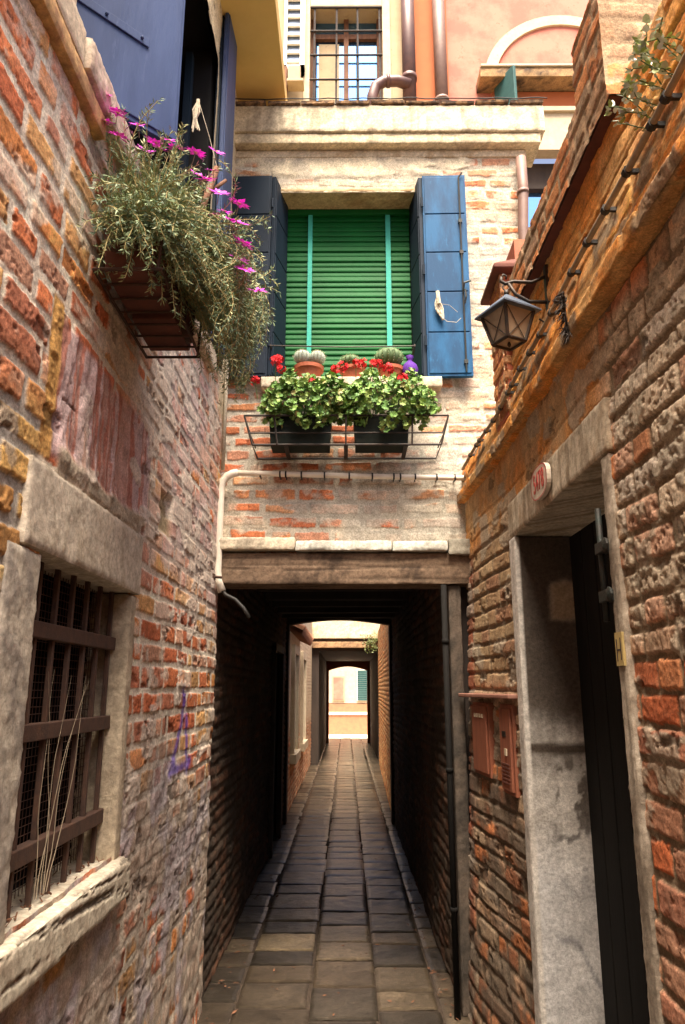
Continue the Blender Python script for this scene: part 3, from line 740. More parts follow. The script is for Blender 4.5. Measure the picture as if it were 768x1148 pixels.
# ================================================================== RIGHT WALL
def rx(Y, Z):
    s = np.clip((Y-3.3)/1.0, 0, 1); s = s*s*(3-2*s)*.6+np.clip((Y-3.3)/1.0, 0, 1)*.4
    return .76 - s*(.035+.10*np.clip((2.3-Z)/2.3, 0, 1))
def style_right(U, V, B):
    c, h = brick_surface(U, V, B, [(.66, .29, .14), (.58, .24, .12), (.70, .42, .24), (.64, .40, .25), (.72, .26, .10), (.68, .48, .31)], (.26, .19, .12), 51, .9, .008)
    big = fbm(U*2.5+3, V*2.5, 4, 131); f = fbm(U*7, V*7, 5, 132)
    # pale honeycombed stones near the camera, above the red ones
    z = (1-ss(1.95, 2.0, U))*ss(1.72, 1.85, V+.12*(big-.5))*(1-ss(2.66, 2.72, V))
    pc = palette(B['r0'], [(.74, .62, .47), (.66, .53, .38), (.76, .61, .44), (.70, .42, .28), (.62, .52, .41)])*(.6+.75*fbm(U*38, V*38, 5, 133))[..., None]
    m = z*B['m']*(B['r1'] > .12)
    c = mix(c, pc, m)
    pits = ss(.60, .68, fbm(U*60, V*60, 4, 134))*m
    h = h-pits*.006+m*(fbm(U*20, V*20, 4, 135)-.5)*.005; c = c*(1-.45*pits)[..., None]
    # strong red lower near
    z = (1-ss(1.98, 2.02, U))*(1-ss(1.70, 1.85, V+.15*(big-.5)))
    rc = palette(B['r2'], [(.62, .16, .06), (.52, .26, .16), (.56, .36, .24), (.66, .24, .09), (.46, .17, .10)])*(.5+.95*fbm(U*34, V*34, 5, 136))[..., None]
    c = mix(c, rc, z*B['m']*.85)
    # ochre crusty bricks beyond the door
    z = ss(3.2, 3.3, U)*ss(1.55, 1.75, V)
    oc = palette(B['r2'], [(.54, .38, .21), (.50, .33, .18), (.58, .42, .24), (.46, .26, .15)])*(.5+.9*fbm(U*30, V*30, 5, 137))[..., None]
    c = mix(c, oc, z*B['m']*.9)
    z = ss(4.12, 4.2, U)*(1-ss(2.3, 2.5, V))
    c = mix(c, palette(B['r3'], [(.46, .13, .07), (.44, .37, .30), (.36, .12, .07)])*(.5+.9*fbm(U*30, V*30, 5, 138))[..., None], z*.8)
    # darker, duller lower zone beyond the door
    z = ss(3.2, 3.3, U)*(1-ss(1.3, 1.75, V+.3*(big-.5)))
    c = mix(c, np.broadcast_to((.26, .20, .145), c.shape)*(.5+.9*fbm(U*24, V*24, 5, 149))[..., None], z*ss(.36, .56, fbm(U*6, V*8, 5, 150))*.85); c = c*(1-.30*z)[..., None]; h = h+z*(f-.5)*.012
    # tawny mortar skin above the door lintel, orange towards the ledge
    z = ss(1.95, 2.15, U)*ss(2.36, 2.46, V+.08*(big-.5))*(1-ss(2.8, 2.83, V))
    tc = mix(np.broadcast_to((.62, .40, .20), c.shape), np.broadcast_to((.74, .32, .08), c.shape), ss(.40, .60, big+.10*(U-2.6)))
    tc = tc*(.6+.75*fbm(U*26, V*9, 5, 139))[..., None]
    c = mix(c, tc, z*.8); h = h*(1-.5*z)
    h = h + (fbm(U*1.8, V*1.8, 3, 140)-.5)*.025
    q_ = ss(.60, .615, fbm(U*5+4, V*8, 6, 184))*ss(1.2, 1.4, V)
    c = mix(c, np.broadcast_to((.50, .42, .31), c.shape)*(.6+.7*fbm(U*42, V*42, 5, 185))[..., None], q_*.75); h = h+q_*.003
    e_ = (1-ss(.37, .385, fbm(U*9+3, V*14, 5, 186)))*B['m']*(B['r4'] > .5)
    c = c*(1-.5*e_)[..., None]; h = h-e_*.007
    return np.clip(c, .01, .9), h
gw = thing('garden_wall', (.9, 2.5, 0), 'old orange brick garden wall on the right with ledge, coping and a stone framed doorway', 'wall')
DY0, DY1, DZ = 2.065, 3.175, 2.31
LEDGE = 2.745
us = np.concatenate([np.linspace(-5.0, .98, 100), gspace(1.0, 4.33, .0026)])
sheet('brickwork', us, np.concatenate([np.linspace(0, .5, 40)[:-1], np.arange(.5, LEDGE+.02, .0048)]),
      lambda U, V, h: np.stack([rx(U, V)+.002-h, U, V], -1), style_right, M['brick'], gw, holes=[(DY0-.03, DY1+.03, -1, DZ+.02)], seed=55,
      bk=dict(h=.086, lo=.20, hi=.33, mort=.0065, warp=.015))
# upper part: profile swept along y, in arc length
prof = [(.80, LEDGE-.002), (.712, LEDGE), (.710, LEDGE+.05), (.738, LEDGE+.085), (.760, LEDGE+.24), (.768, LEDGE+.30), (.785, LEDGE+.58)]
pl = [0]
for a, b in zip(prof[:-1], prof[1:]): pl.append(pl[-1]+math.hypot(b[0]-a[0], b[1]-a[1]))
def style_up(U, V, B):
    c, h = brick_surface(U, V, B, [(.84, .31, .06), (.84, .38, .10), (.78, .27, .06), (.72, .36, .14)], (.70, .40, .15), 61, .8, .006)
    big = fbm(U*2.5+3, V*4, 4, 141)
    oc = mix(np.broadcast_to((.88, .34, .07), c.shape), np.broadcast_to((.76, .44, .17), c.shape), ss(.42, .62, big))
    oc = oc*(.6+.75*fbm(U*18, V*45, 5, 142))[..., None]
    k = ss(.38, .55, fbm(U*5, V*8, 4, 143))
    c = mix(c, oc, k*.85); h = h*(1-.6*k)
    z = ss(.05, .1, V)*(1-ss(.30, .4, V))
    gc = np.broadcast_to((.30, .22, .14), c.shape)*(.6+.8*fbm(U*35, V*35, 4, 144))[..., None]
    c = mix(c, gc, z*ss(.5, .62, fbm(U*9, V*14, 5, 145))*.9)
    crack = np.exp(-((V-.52-.03*fbm(U*5, V*0, 3, 146))/.006)**2)+np.exp(-((V-.40-.05*fbm(U*4, V*0, 3, 147))/.006)**2)
    h = h-np.clip(crack, 0, 1)*.010+(fbm(U*12, V*20, 5, 148)-.5)*.009
    c = c*(1-.5*np.clip(crack, 0, 1))[..., None]
    return np.clip(c, .01, .9), h
def pos_up(U, V, h):
    X = np.interp(V, pl, [p[0] for p in prof]); Z = np.interp(V, pl, [p[1] for p in prof])
    dX = np.gradient(X, axis=0); dZ = np.gradient(Z, axis=0); n = np.hypot(dX, dZ)+1e-9
    s = np.clip((U-3.3), 0, 1)*.035
    low = ss(3.15, 3.22, U)   # beyond the pier the wall is lower
    Zc = np.where(low > .5, np.minimum(Z, LEDGE+.22), Z)
    return np.stack([X-s-dZ/n*h, U, Zc+dX/n*h*1.0], -1)
sheet('upper_band', us, np.arange(0, pl[-1], .0048), pos_up, style_up, M['brick'], gw, seed=66, bk=dict(h=.075, mort=.007, warp=.014))
g = MB()
g.box(.82, 1.12, -5.0, 3.2, 2.4, LEDGE+.57); g.box(.78, 1.12, 3.2, 4.29, 2.4, LEDGE+.21)
g.box(.80, 1.12, -5.0, DY0-.12, 0, 2.4); g.box(.78, 1.12, DY1+.12, 4.27, 0, 2.4)
g.build('masonry_core', M['clay_dark'], gw)
# coping with brick end face
def style_cop(U, V, B):
    c, h = brick_surface(U, V, B, [(.70, .25, .08), (.72, .30, .11), (.56, .34, .20), (.62, .23, .08)], (.46, .33, .2), 63, 1.0, .008)
    m = ss(.5, .62, fbm(U*8, V*12, 5, 151))
    c = mix(c, np.broadcast_to((.36, .24, .14), c.shape)*(.5+.9*fbm(U*30, V*30, 4, 152))[..., None], m*.8)
    return np.clip(c, .01, .9), h*.6+(fbm(U*9, V*9, 4, 153)-.5)*.008
CZ0, CZ1 = 3.265, 3.445
cop = sheet('coping', np.arange(1.72, 3.24, .006), np.arange(CZ0, CZ1+.01, .006), lambda U, V, h: np.stack([.735-h, U, V], -1), style_cop, M['brick'], gw, seed=71)
sheet('coping_end', np.arange(.73, 1.13, .006), np.arange(CZ0, 3.75, .006), lambda U, V, h: np.stack([U, 1.715-h*.5, V], -1), style_cop, M['brick'], gw, seed=72, bk=dict(lo=.2, hi=.3, mort=.008))
g = MB(); g.box(.745, 1.12, 1.73, 3.22, CZ0+.004, CZ1-.004); g.box(.775, 1.12, 1.73, 2.05, CZ1-.004, 3.74); g.build('coping_core', M['clay_dark'], gw)
sheet('coping_pier', np.arange(1.72, 2.06, .008), np.arange(CZ1, 3.75, .008), lambda U, V, h: np.stack([.765-h, U, V], -1), style_cop, M['brick'], gw, seed=73)
# end pier with cap
def style_pier(U, V, B):
    c, h = brick_surface(U, V, B, [(.60, .25, .09), (.62, .31, .14), (.55, .21, .08)], (.56, .40, .24), 65, 1.2)
    return np.clip(c, .01, .9), h
sheet('end_pier', np.arange(.735, .96, .006), np.arange(2.885, 3.585, .006), lambda U, V, h: np.stack([U, 3.145-h, V], -1), style_pier, M['brick'], gw, seed=74)
sheet('end_pier', np.arange(3.14, 3.40, .006), np.arange(2.885, 3.585, .006), lambda U, V, h: np.stack([.737-h, U, V], -1), style_pier, M['brick'], gw, seed=75)
g = MB(); g.box(.742, .96, 3.152, 3.395, 2.865, 3.583); g.box(.82, .96, 3.16, 3.38, 3.64, 3.78); g.build('pier_core', M['terracotta'], gw)
g = MB(); DZP = .085
g.add([(.70, 3.09, 3.50+DZP), (1.0, 3.09, 3.50+DZP), (1.0, 3.45, 3.50+DZP), (.70, 3.45, 3.50+DZP), (.70, 3.09, 3.525+DZP), (1.0, 3.09, 3.525+DZP), (1.0, 3.45, 3.525+DZP), (.70, 3.45, 3.525+DZP), (.80, 3.14, 3.575+DZP), (.98, 3.14, 3.575+DZP), (.98, 3.40, 3.575+DZP), (.80, 3.40, 3.575+DZP)],
 [(0, 3, 2, 1), (0, 1, 5, 4), (1, 2, 6, 5), (2, 3, 7, 6), (3, 0, 4, 7), (4, 5, 9, 8), (5, 6, 10, 9), (6, 7, 11, 10), (7, 4, 8, 11), (8, 9, 10, 11)])
g.build('pier_cap', M['clay_dark'], gw, bevel=.006)

# doorway
dr = thing('tmp', (.76, 2.6, 0), '', ''); dr.name = 'doorway'; dr.parent = gw; dr.location = (.76-.9, .1, 0)
stone('lintel', dr, .744, 1.06, 1.985, 3.285, 2.31, 2.475, (.62, .53, .40), (.42, .31, .20), 81, .009, .004, streak=.6)
stone('jamb', dr, .748, 1.06, 1.995, 2.065, 0, 2.308, (.54, .46, .36), (.28, .22, .16), 83, .010, .007, streak=.7)
# far jamb: sooty at the top, paler and bluish low down
def jamb_far():
    o = stone('jamb', dr, .742, 1.03, 3.178, 3.285, 0, 2.308, (.70, .65, .58), (.54, .49, .43), 85, .009, .004, streak=.3)
    me = o.data; n = len(me.vertices); co = np.zeros(n*3, dtype=np.float32); me.vertices.foreach_get('co', co); co = co.reshape(-1, 3)+np.array(wloc(dr))
    ca = me.color_attributes['Col']; cc = np.zeros(n*4, dtype=np.float32); ca.data.foreach_get('color', cc); cc = cc.reshape(-1, 4)
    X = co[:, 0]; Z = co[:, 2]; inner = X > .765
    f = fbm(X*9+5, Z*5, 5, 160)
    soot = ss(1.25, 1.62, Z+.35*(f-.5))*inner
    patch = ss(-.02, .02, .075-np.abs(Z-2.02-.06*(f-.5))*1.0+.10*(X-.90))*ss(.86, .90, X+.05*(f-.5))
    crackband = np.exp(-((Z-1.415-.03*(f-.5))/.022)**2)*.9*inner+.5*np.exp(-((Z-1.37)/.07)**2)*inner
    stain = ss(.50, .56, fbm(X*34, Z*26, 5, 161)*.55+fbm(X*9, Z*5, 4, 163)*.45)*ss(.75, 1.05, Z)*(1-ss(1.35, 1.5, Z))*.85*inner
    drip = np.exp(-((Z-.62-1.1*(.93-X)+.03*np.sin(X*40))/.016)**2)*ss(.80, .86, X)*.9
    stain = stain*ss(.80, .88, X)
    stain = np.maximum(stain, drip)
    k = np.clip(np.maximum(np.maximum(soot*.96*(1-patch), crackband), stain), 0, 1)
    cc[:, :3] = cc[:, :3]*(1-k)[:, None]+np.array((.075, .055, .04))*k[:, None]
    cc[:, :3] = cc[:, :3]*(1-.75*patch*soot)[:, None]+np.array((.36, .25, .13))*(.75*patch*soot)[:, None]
    blue = (1-ss(.85, 1.2, Z))*inner*.35
    cc[:, :3] = cc[:, :3]*(1-blue)[:, None]+np.array((.66, .68, .72))*blue[:, None]
    ca.data.foreach_set('color', cc.ravel())
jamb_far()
g = MB()
for k in range(7): g.box(.985, 1.02, DY0+.01+k*.158, DY0+.160+k*.158, .03, 2.30)
dl = g.build('door', M['black_door'], dr, bevel=.004)
dl['label'] = 'black plank door'
g = MB(); g.lathe((0, 0, 0), [(.012, 0), (.010, .02), (.024, .032), (.026, .046), (.012, .056)], 14, Matrix.Translation((.985, 2.34, 1.02)) @ Matrix.Rotation(R(-90), 4, 'Y'))
g.build('door_knob', M['wood_brown'], dr, smooth=True)
g = MB(); g.box(.972, .984, 2.16, 2.28, .90, .94); g.box(.972, .984, 2.16, 2.28, 1.03, 1.07); g.build('letter_slot', M['bronze'], dr, bevel=.002)
# sliding bolt on near jamb
bo = thing('door_bolt', (.735, 2.07, 1.85), 'greenish iron sliding bolt fixed upright on the near door jamb', 'bolt')
g = MB(); g.tube([(.742, 2.098, 2.165), (.742, 2.098, 1.835)], .009, 10); g.build('rod', M['bronze'], bo, smooth=True)
for z in (2.045, 1.905):
    g = MB(); g.box(.728, .758, 2.045, 2.112, z-.016, z+.016); g.lathe((0, 0, 0), [(.022, 0), (.022, .007), (.008, .012)], 8, Matrix.Translation((.736, 2.035, z)) @ Matrix.Rotation(R(-90), 4, 'Y'))
    g.build('bracket', M['bronze'], bo, bevel=.002)
g = MB(); g.box(.7435, .752, 2.002, 2.055, 1.71, 1.80); o = g.build('paint_patch', M['yellow_paint'], None)
tag(o, 'small ochre patch with a scratched H on the near door jamb', 'marking')
g = MB()
g.box(.7425, .744, 2.012, 2.017, 1.725, 1.785); g.box(.7425, .744, 2.040, 2.045, 1.722, 1.782); g.box(.7425, .744, 2.017, 2.040, 1.750, 1.755)
g.build('letter', M['wood_dark'], o)
# house number plaque
pq = thing('number_plaque', (.735, 2.64, 2.40), 'small oval white enamel plaque with red number 5478 on the door lintel', 'house number')
g = MB(); n = 32; vs_ = []
for x in (.722, .738):
    for k in range(n):
        w = 2*math.pi*k/n; cx = abs(math.cos(w))**.75*math.copysign(1, math.cos(w)); sy = abs(math.sin(w))**.75*math.copysign(1, math.sin(w))
        vs_.append((x, 2.64+cx*.112, 2.402+sy*.062))
g.add(vs_, [tuple(range(n)), tuple(range(2*n-1, n-1, -1))]+[(k, k+n, (k+1) % n+n, (k+1) % n) for k in range(n)])
g.build('plate', M['enamel'], pq)
g = MB()
for k in range(n):
    a = [vs_[k], vs_[(k+1) % n]]
    p = [Vector((.7205, v[1], v[2])) for v in a]; c0 = Vector((.7205, 2.64, 2.402))
    q = [c0+(v-c0)*.93 for v in p]; p = [c0+(v-c0)*1.0 for v in p]
    g.add([p[0], p[1], q[1], q[0]], [(0, 1, 2, 3)])
g.build('rim', M['red_paint'], pq)
def text(txt, size, mat, parent, M4, name):
    cu = bpy.data.curves.new(name, 'FONT'); cu.body = txt; cu.size = size; cu.extrude = .0008; cu.align_x = 'CENTER'; cu.align_y = 'CENTER'
    cu.space_character = 1.05; cu.offset = size*.012
    t = bpy.data.objects.new(name, cu); C.objects.link(t)
    dg = bpy.context.evaluated_depsgraph_get(); me = bpy.data.meshes.new_from_object(t.evaluated_get(dg))
    bpy.data.objects.remove(t)
    me.transform(Matrix.Translation(-wloc(parent)) @ M4); me.materials.clear(); me.materials.append(mat)
    o = bpy.data.objects.new(name, me); C.objects.link(o); o.parent = parent; return o
# text plane faces -x: local x -> -y, local y -> +z
MT = Matrix.Translation((.720, 2.64, 2.402)) @ Matrix(((0, 0, -1, 0), (-1, 0, 0, 0), (0, 1, 0, 0), (0, 0, 0, 1))) @ Matrix.Diagonal((.82, 1.15, 1, 1))
text('5478', .088, M['red_paint'], pq, MT, 'number')

# meter cabinets
mc = thing('meter_cabinet', (.70, 3.95, 1.4), 'larger plain brick-red meter cabinet door under the pink shelf', 'cabinet', 'meter cabinets beside the doorway')
def rotY(y0, y1):
    x0 = float(rx(y0, 1.4)); x1 = float(rx(y1, 1.4)); return x0, x1
def cab(parent, y0, y1, z0, z1, kind):
    x0, x1 = rotY(y0, y1)
    T = Matrix.Translation((x0, y0, 0)) @ Matrix.Rotation(math.atan2(-(x1-x0), y1-y0), 4, 'Z'); L = math.hypot(y1-y0, x1-x0)
    g = MB(); g.box(-.012, .05, 0, L, z0, z1, T); g.build('frame', M['cabinet'], parent, bevel=.003)
    g = MB(); g.box(-.024, -.012, .018, L-.018, z0+.018, z1-.018, T); dd = g.build('door', M['cabinet'], parent, bevel=.003)
    if kind:
        g = MB(); g.box(-.026, -.0242, L*.40, L*.70, z0+.25, z0+.275, T); g.build('handle', M['iron'], dd); g = MB(); g.box(-.030, -.0242, L*.35, L*.5, z0+.17, z0+.20, T); g.build('lock', M['trim'], dd)
        g = MB()
        for k in range(6): g.box(-.0285, -.0242, L*.22, L*.8, z0+.05+k*.016, z0+.056+k*.016, T)
        g.build('vent_slot', M['clay_dark'], dd)
    else:
        for k in range(4):
            g = MB(); g.box(-.0275, -.0242, L*.2+k*L*.16, L*.28+k*L*.16, z1-.075, z1-.055, T); g.build('mark', M['trim'], dd)
cab(mc, 3.80, 4.10, 1.22, 1.58, 0)
mc2 = thing('meter_cabinet', (.74, 3.5, 1.4), 'narrow brick-red meter cabinet door with vent slots beside the door jamb', 'cabinet', 'meter cabinets beside the doorway')
cab(mc2, 3.40, 3.60, 1.185, 1.58, 1)
g = MB(); T = Matrix.Translation((.76, 3.34, 0)) @ Matrix.Rotation(math.atan2(.085, .96), 4, 'Z')
g.box(-.045, .03, .0, .93, 1.605, 1.625, T); tag(g.build('stone_shelf', M['cabinet_top'], None, bevel=.005), 'thin pink stone shelf above the two red meter cabinets', 'shelf')

# ================================================================== PIPES AND CABLES
def arc(c, r, a0, a1, ax, n=8):
    out = []
    for i in range(n+1):
        a = R(a0+(a1-a0)*i/n); out.append((c[0]+r*math.cos(a), c[1], c[2]+r*math.sin(a)))
    return out
cp = thing('conduit', (-.75, 4.27, 2.5), 'cream conduit pipe bending from the passage beam along the facade under the flowers', 'pipe')
pts = [(-.722, 4.245, 2.20), (-.748, 4.245, 2.26)]+[(-.755, 4.245, z) for z in (2.32, 2.5, 2.7, 2.80)]
pts += [(-.655-.10*math.cos(R(a)), 4.245+0*a, 2.82+.10*math.sin(R(a))) for a in (10, 30, 50, 70, 90)]
g = MB(); g.tube(pts, .0245, 12); g.build('wide_pipe', M['pipe_white'], cp, smooth=True)
g = MB(); g.tube([(-.66, 4.25, 2.92), (-.3, 4.262, 2.915), (.1, 4.262, 2.902), (.5, 4.262, 2.893), (.74, 4.262, 2.89)], .0165, 10); g.build('thin_pipe', M['pipe_white'], cp, smooth=True)
for x in (-.52, -.40, -.365, -.27, -.13, .02, .16, .29, .33, .42, .55, .66):
    g = MB(); g.tube([(x-.005, 4.262, 2.917-.02*(x+.5)), (x+.005, 4.262, 2.917-.02*(x+.5))], .0205, 10); g.box(x-.003, x+.003, 4.27, 4.325, 2.90-.02*(x+.5), 2.91-.02*(x+.5)); g.build('clip', M['rubber'], cp)
g = MB(); g.tube([(-.722, 4.245, 2.21), (-.70, 4.24, 2.18), (-.64, 4.23, 2.15), (-.59, 4.22, 2.10), (-.555, 4.22, 2.045)], .011, 8); g.build('cable_tail', M['rubber'], cp, smooth=True)
g = MB(); g.box(-.80, -.755, 4.14, 4.2, 2.26, 2.29); g.tube([(-.76, 4.17, 2.275), (-.72, 4.20, 2.275)], .008, 6); tag(g.build('pipe_hook', M['rust'], None), 'small rusty hook on the left wall beside the cream conduit', 'hook')
g = MB(); g.tube([(-.742, 4.22, 2.93), (-.742, 4.22, 4.0)], .012, 8); tag(g.build('corner_cable', M['rope'], None, smooth=True), 'thin beige cable duct running up the corner left of the facade', 'cable')
g = MB(); g.tube([(PR-.03, 4.262, 0), (PR-.03, 4.262, 2.24)], .017, 10)
for z in (.5, 1.2, 1.9): g.tube([(PR-.03, 4.262, z), (PR-.03, 4.262, z+.025)], .021, 10)
tag(g.build('drain_pipe', M['black_door'], None, smooth=True), 'slim black drain pipe standing at the right edge of the dark passage', 'pipe')
# cable with clips on the right wall
cb = thing('clipped_cable', (.78, 1.5, 3.0), 'brown cable held by black clips running along the orange ledge of the garden wall', 'cable')
CX = .730; pts = [(CX, y, 3.005+.006*math.sin(y*7)-.010*(y-1.5)) for y in np.arange(1.0, 4.25, .08)]
pts = [(p[0]-.035*max(0, min(1, p[1]-3.3)), p[1], p[2]-.045) for p in pts]
g = MB(); g.tube(pts, .009, 8); g.build('cable', M['twig'], cb, smooth=True)
for y in np.arange(1.12, 4.1, .145):
    i = int((y-1.0)/.08); p = Vector(pts[i])
    g = MB(); g.tube([p+Vector((0, -.009, 0)), p+Vector((0, .009, 0))], .0135, 8); g.box(p.x, p.x+.06, p.y-.005, p.y+.005, p.z-.006, p.z+.006); g.build('clip', M['rubber'], cb)
# downpipe at the right end of the facade
g = MB(); g.tube([(1.19, 4.27, 5.15), (1.188, 4.255, 4.9), (1.17, 4.255, 4.6), (1.17, 4.255, 3.0)], .035, 12); g.tube([(1.185, 4.255, 4.86), (1.183, 4.255, 4.885)], .041, 12)
tag(g.build('downpipe', M['pipe_tan'], None, smooth=True), 'short faded downpipe under the right end of the parapet', 'pipe')

# ================================================================== LANTERN
ln = thing('wall_lantern', (.76, 2.55, 3.1), 'black iron wall lantern with tin roof hanging over the garden wall', 'lantern')
LX, LY, LZ = .62, 2.55, 2.925
TL = Matrix.Translation((LX, LY, LZ)) @ Matrix.Rotation(R(28), 4, 'Z') @ Matrix.Diagonal((.86, .86, .86, 1))
def P4(w, z): return [TL @ Vector((sx*w, sy*w, z)) for sx, sy in ((-1, -1), (1, -1), (1, 1), (-1, 1))]
b0 = P4(.050, 0); b1 = P4(.082, .145); e0 = P4(.104, .135); ap = TL @ Vector((0, 0, .245))
g = MB(); e1 = P4(.104, .142); tp = P4(.010, .232)
g.add(e0+e1+tp, [(0, 3, 2, 1), (0, 1, 5, 4), (1, 2, 6, 5), (2, 3, 7, 6), (3, 0, 4, 7), (4, 5, 9, 8), (5, 6, 10, 9), (6, 7, 11, 10), (7, 4, 8, 11), (8, 9, 10, 11)])
g.build('roof', M['tin'], ln)
g = MB()
for i in range(4):
    j = (i+1) % 4
    g.tube([b0[i], b1[i]], .007, 6); g.tube([b0[i], b0[j]], .007, 6); g.tube([b1[i], b1[j]], .006, 6)
g.lathe(TL @ Vector((0, 0, -.02)), [(.003, 0), (.008, .008), (.004, .02)], 8)
g.build('frame', M['iron'], ln)
for i in range(4):
    j = (i+1) % 4; g = MB()
    q = [b0[i], b0[j], b1[j], b1[i]]; c = (q[0]+q[1]+q[2]+q[3])/4; ctr = TL @ Vector((0, 0, .07))
    qi = [v+(ctr-c).normalized()*.003 for v in q]; qo = [v+(ctr-c).normalized()*.006 for v in q]
    g.add(qi+qo, [(0, 1, 2, 3), (7, 6, 5, 4), (0, 4, 5, 1), (1, 5, 6, 2), (2, 6, 7, 3), (3, 7, 4, 0)]); pn = g.build('glass_pane', M['lamp_glass'], ln)
    g = MB(); g.tube([q[0], q[2]], .0016, 4); g.tube([q[1], q[3]], .0016, 4); g.build('cross_wire', M['iron'], pn)
g = MB(); qb = [v+Vector((0, 0, .002)) for v in b0]; qt = [v+Vector((0, 0, .006)) for v in b0]; g.add(qb+qt, [(3, 2, 1, 0), (4, 5, 6, 7)]+[(k, (k+1) % 4, (k+1) % 4+4, k+4) for k in range(4)]); g.build('bottom_pane', M['lamp_glass'], ln)
g = MB(); top = Vector((LX, LY, LZ+.20))
g.tube([top, top+Vector((0, 0, .02))], .009, 8)
ring = [top+Vector((.013*math.cos(a), 0, .034+.013*math.sin(a))) for a in np.linspace(0, 6.28, 12)]; g.tube(ring, .003, 5)
hk = top+Vector((0, 0, .055))
g.tube([hk+Vector((-.016, 0, .022)), hk+Vector((-.018, 0, .005)), hk+Vector((-.002, 0, -.006)), hk+Vector((.03, 0, .004)), hk+Vector((.10, 0, .0)), hk+Vector((.155, 0, .025))], .007, 8)
g.tube([hk+Vector((.01, 0, -.004)), hk+Vector((.035, 0, -.05)), hk+Vector((.085, 0, -.082)), hk+Vector((.155, 0, -.085))], .007, 8)
g.tube([hk+Vector((-.016, 0, .022)), hk+Vector((-.008, 0, .034)), hk+Vector((.004, 0, .028)), hk+Vector((.002, 0, .014))], .004, 6)
g.build('bracket', M['iron'], ln, smooth=True)
g = MB(); g.box(hk.x+.152, hk.x+.164, LY-.014, LY+.014, hk.z-.15, hk.z+.07); g.tube([(hk.x+.158, LY, hk.z-.15), (hk.x+.14, LY, hk.z-.17), (hk.x+.12, LY, hk.z-.155)], .004, 6)
g.box(hk.x+.16, .83, LY-.006, LY+.006, hk.z-.10, hk.z-.09); g.box(hk.x+.16, .83, LY-.006, LY+.006, hk.z+.03, hk.z+.04); g.build('back_plate', M['iron'], ln)

# ================================================================== PLANTS
def leaf_arrays(P, D, N_, Ln, W, col):
    """pointed four-vertex leaves: base, two sides, tip"""
    D = D/np.linalg.norm(D, axis=1, keepdims=True)
    S = np.cross(D, N_); S /= (np.linalg.norm(S, axis=1, keepdims=True)+1e-9)
    n = len(P); L = Ln[:, None]; w = W[:, None]
    Nn = np.cross(S, D)
    V = np.stack([P, P+D*L*.5+S*w+Nn*L*.06, P+D*L, P+D*L*.5-S*w+Nn*L*.06], 1).reshape(-1, 3)
    F = np.arange(n*4).reshape(n, 4)
    return V, F, np.repeat(col, 4, axis=0)
# ---- trailing shrub on the left wall
rk = thing('flower_rack', (-.76, 2.2, 2.8), 'rusty iron basket rack fixed to the left brick wall under the trailing shrub', 'rack')
ry0, ry1, rx0, rx1, rz0, rz1 = 1.93, 2.52, -.745, -.545, 2.855, 3.03
g = MB()
for z in (rz0, rz1): g.tube([(rx0, ry0, z), (rx1, ry0, z), (rx1, ry1, z), (rx0, ry1, z), (rx0, ry0, z)], .006, 6)
for y in np.linspace(ry0, ry1, 6): g.tube([(rx1, y, rz1), (rx1-.01, y, rz0)], .005, 6)
for y in np.linspace(ry0, ry1, 8): g.tube([(rx0, y, rz0), (rx1, y, rz0)], .004, 6)
for y in (ry0, ry1):
    for k in range(2):
        pts = [(rx0+.06+k*.08+.03*math.cos(a)*(1-a/14), y, rz0+.09+.045*math.sin(a)*(1-a/14)) for a in np.linspace(0, 9, 16)]; g.tube(pts, .004, 5)
g.build('frame', M['rust'], rk)
for k, (a, b) in enumerate(((1.95, 2.22), (2.235, 2.50))):
    tr = thing('planter_box', (-.64, (a+b)/2, 2.86), ['brown clay planter box at the near end of the left rack', 'brown clay planter box at the far end of the left rack'][k], 'planter', 'planter boxes in the left rack')
    g = MB(); x0, x1, z0, z1 = -.735, -.565, 2.864, 3.035
    g.add([(x0+.012, a+.012, z0), (x1-.012, a+.012, z0), (x1-.012, b-.012, z0), (x0+.012, b-.012, z0), (x0, a, z1), (x1, a, z1), (x1, b, z1), (x0, b, z1),
           (x0+.01, a+.01, z1), (x1-.01, a+.01, z1), (x1-.01, b-.01, z1), (x0+.01, b-.01, z1), (x0+.01, a+.01, z1-.03), (x1-.01, a+.01, z1-.03), (x1-.01, b-.01, z1-.03), (x0+.01, b-.01, z1-.03)],
          [(0, 3, 2, 1), (0, 1, 5, 4), (1, 2, 6, 5), (2, 3, 7, 6), (3, 0, 4, 7), (4, 5, 9, 8), (5, 6, 10, 9), (6, 7, 11, 10), (7, 4, 8, 11), (8, 9, 13, 12), (9, 10, 14, 13), (10, 11, 15, 14), (11, 8, 12, 15)])
    for z in (2.90, 2.94): g.box(x1-.008, x1+.003, a+.01, b-.01, z, z+.008)
    g.build('box', M['clay_dark'], tr, bevel=.003)
    g = MB(); g.box(x0+.011, x1-.011, a+.011, b-.011, z1-.06, z1-.028); g.build('soil', M['soil'], tr)
sp = thing('trailing_shrub', (-.65, 2.22, 3.0), 'bushy grey-green trailing shrub with magenta daisy flowers on the left wall', 'shrub')
rr = random.Random(21)
LP, LD, LC, stems, tips = [], [], [], MB(), []
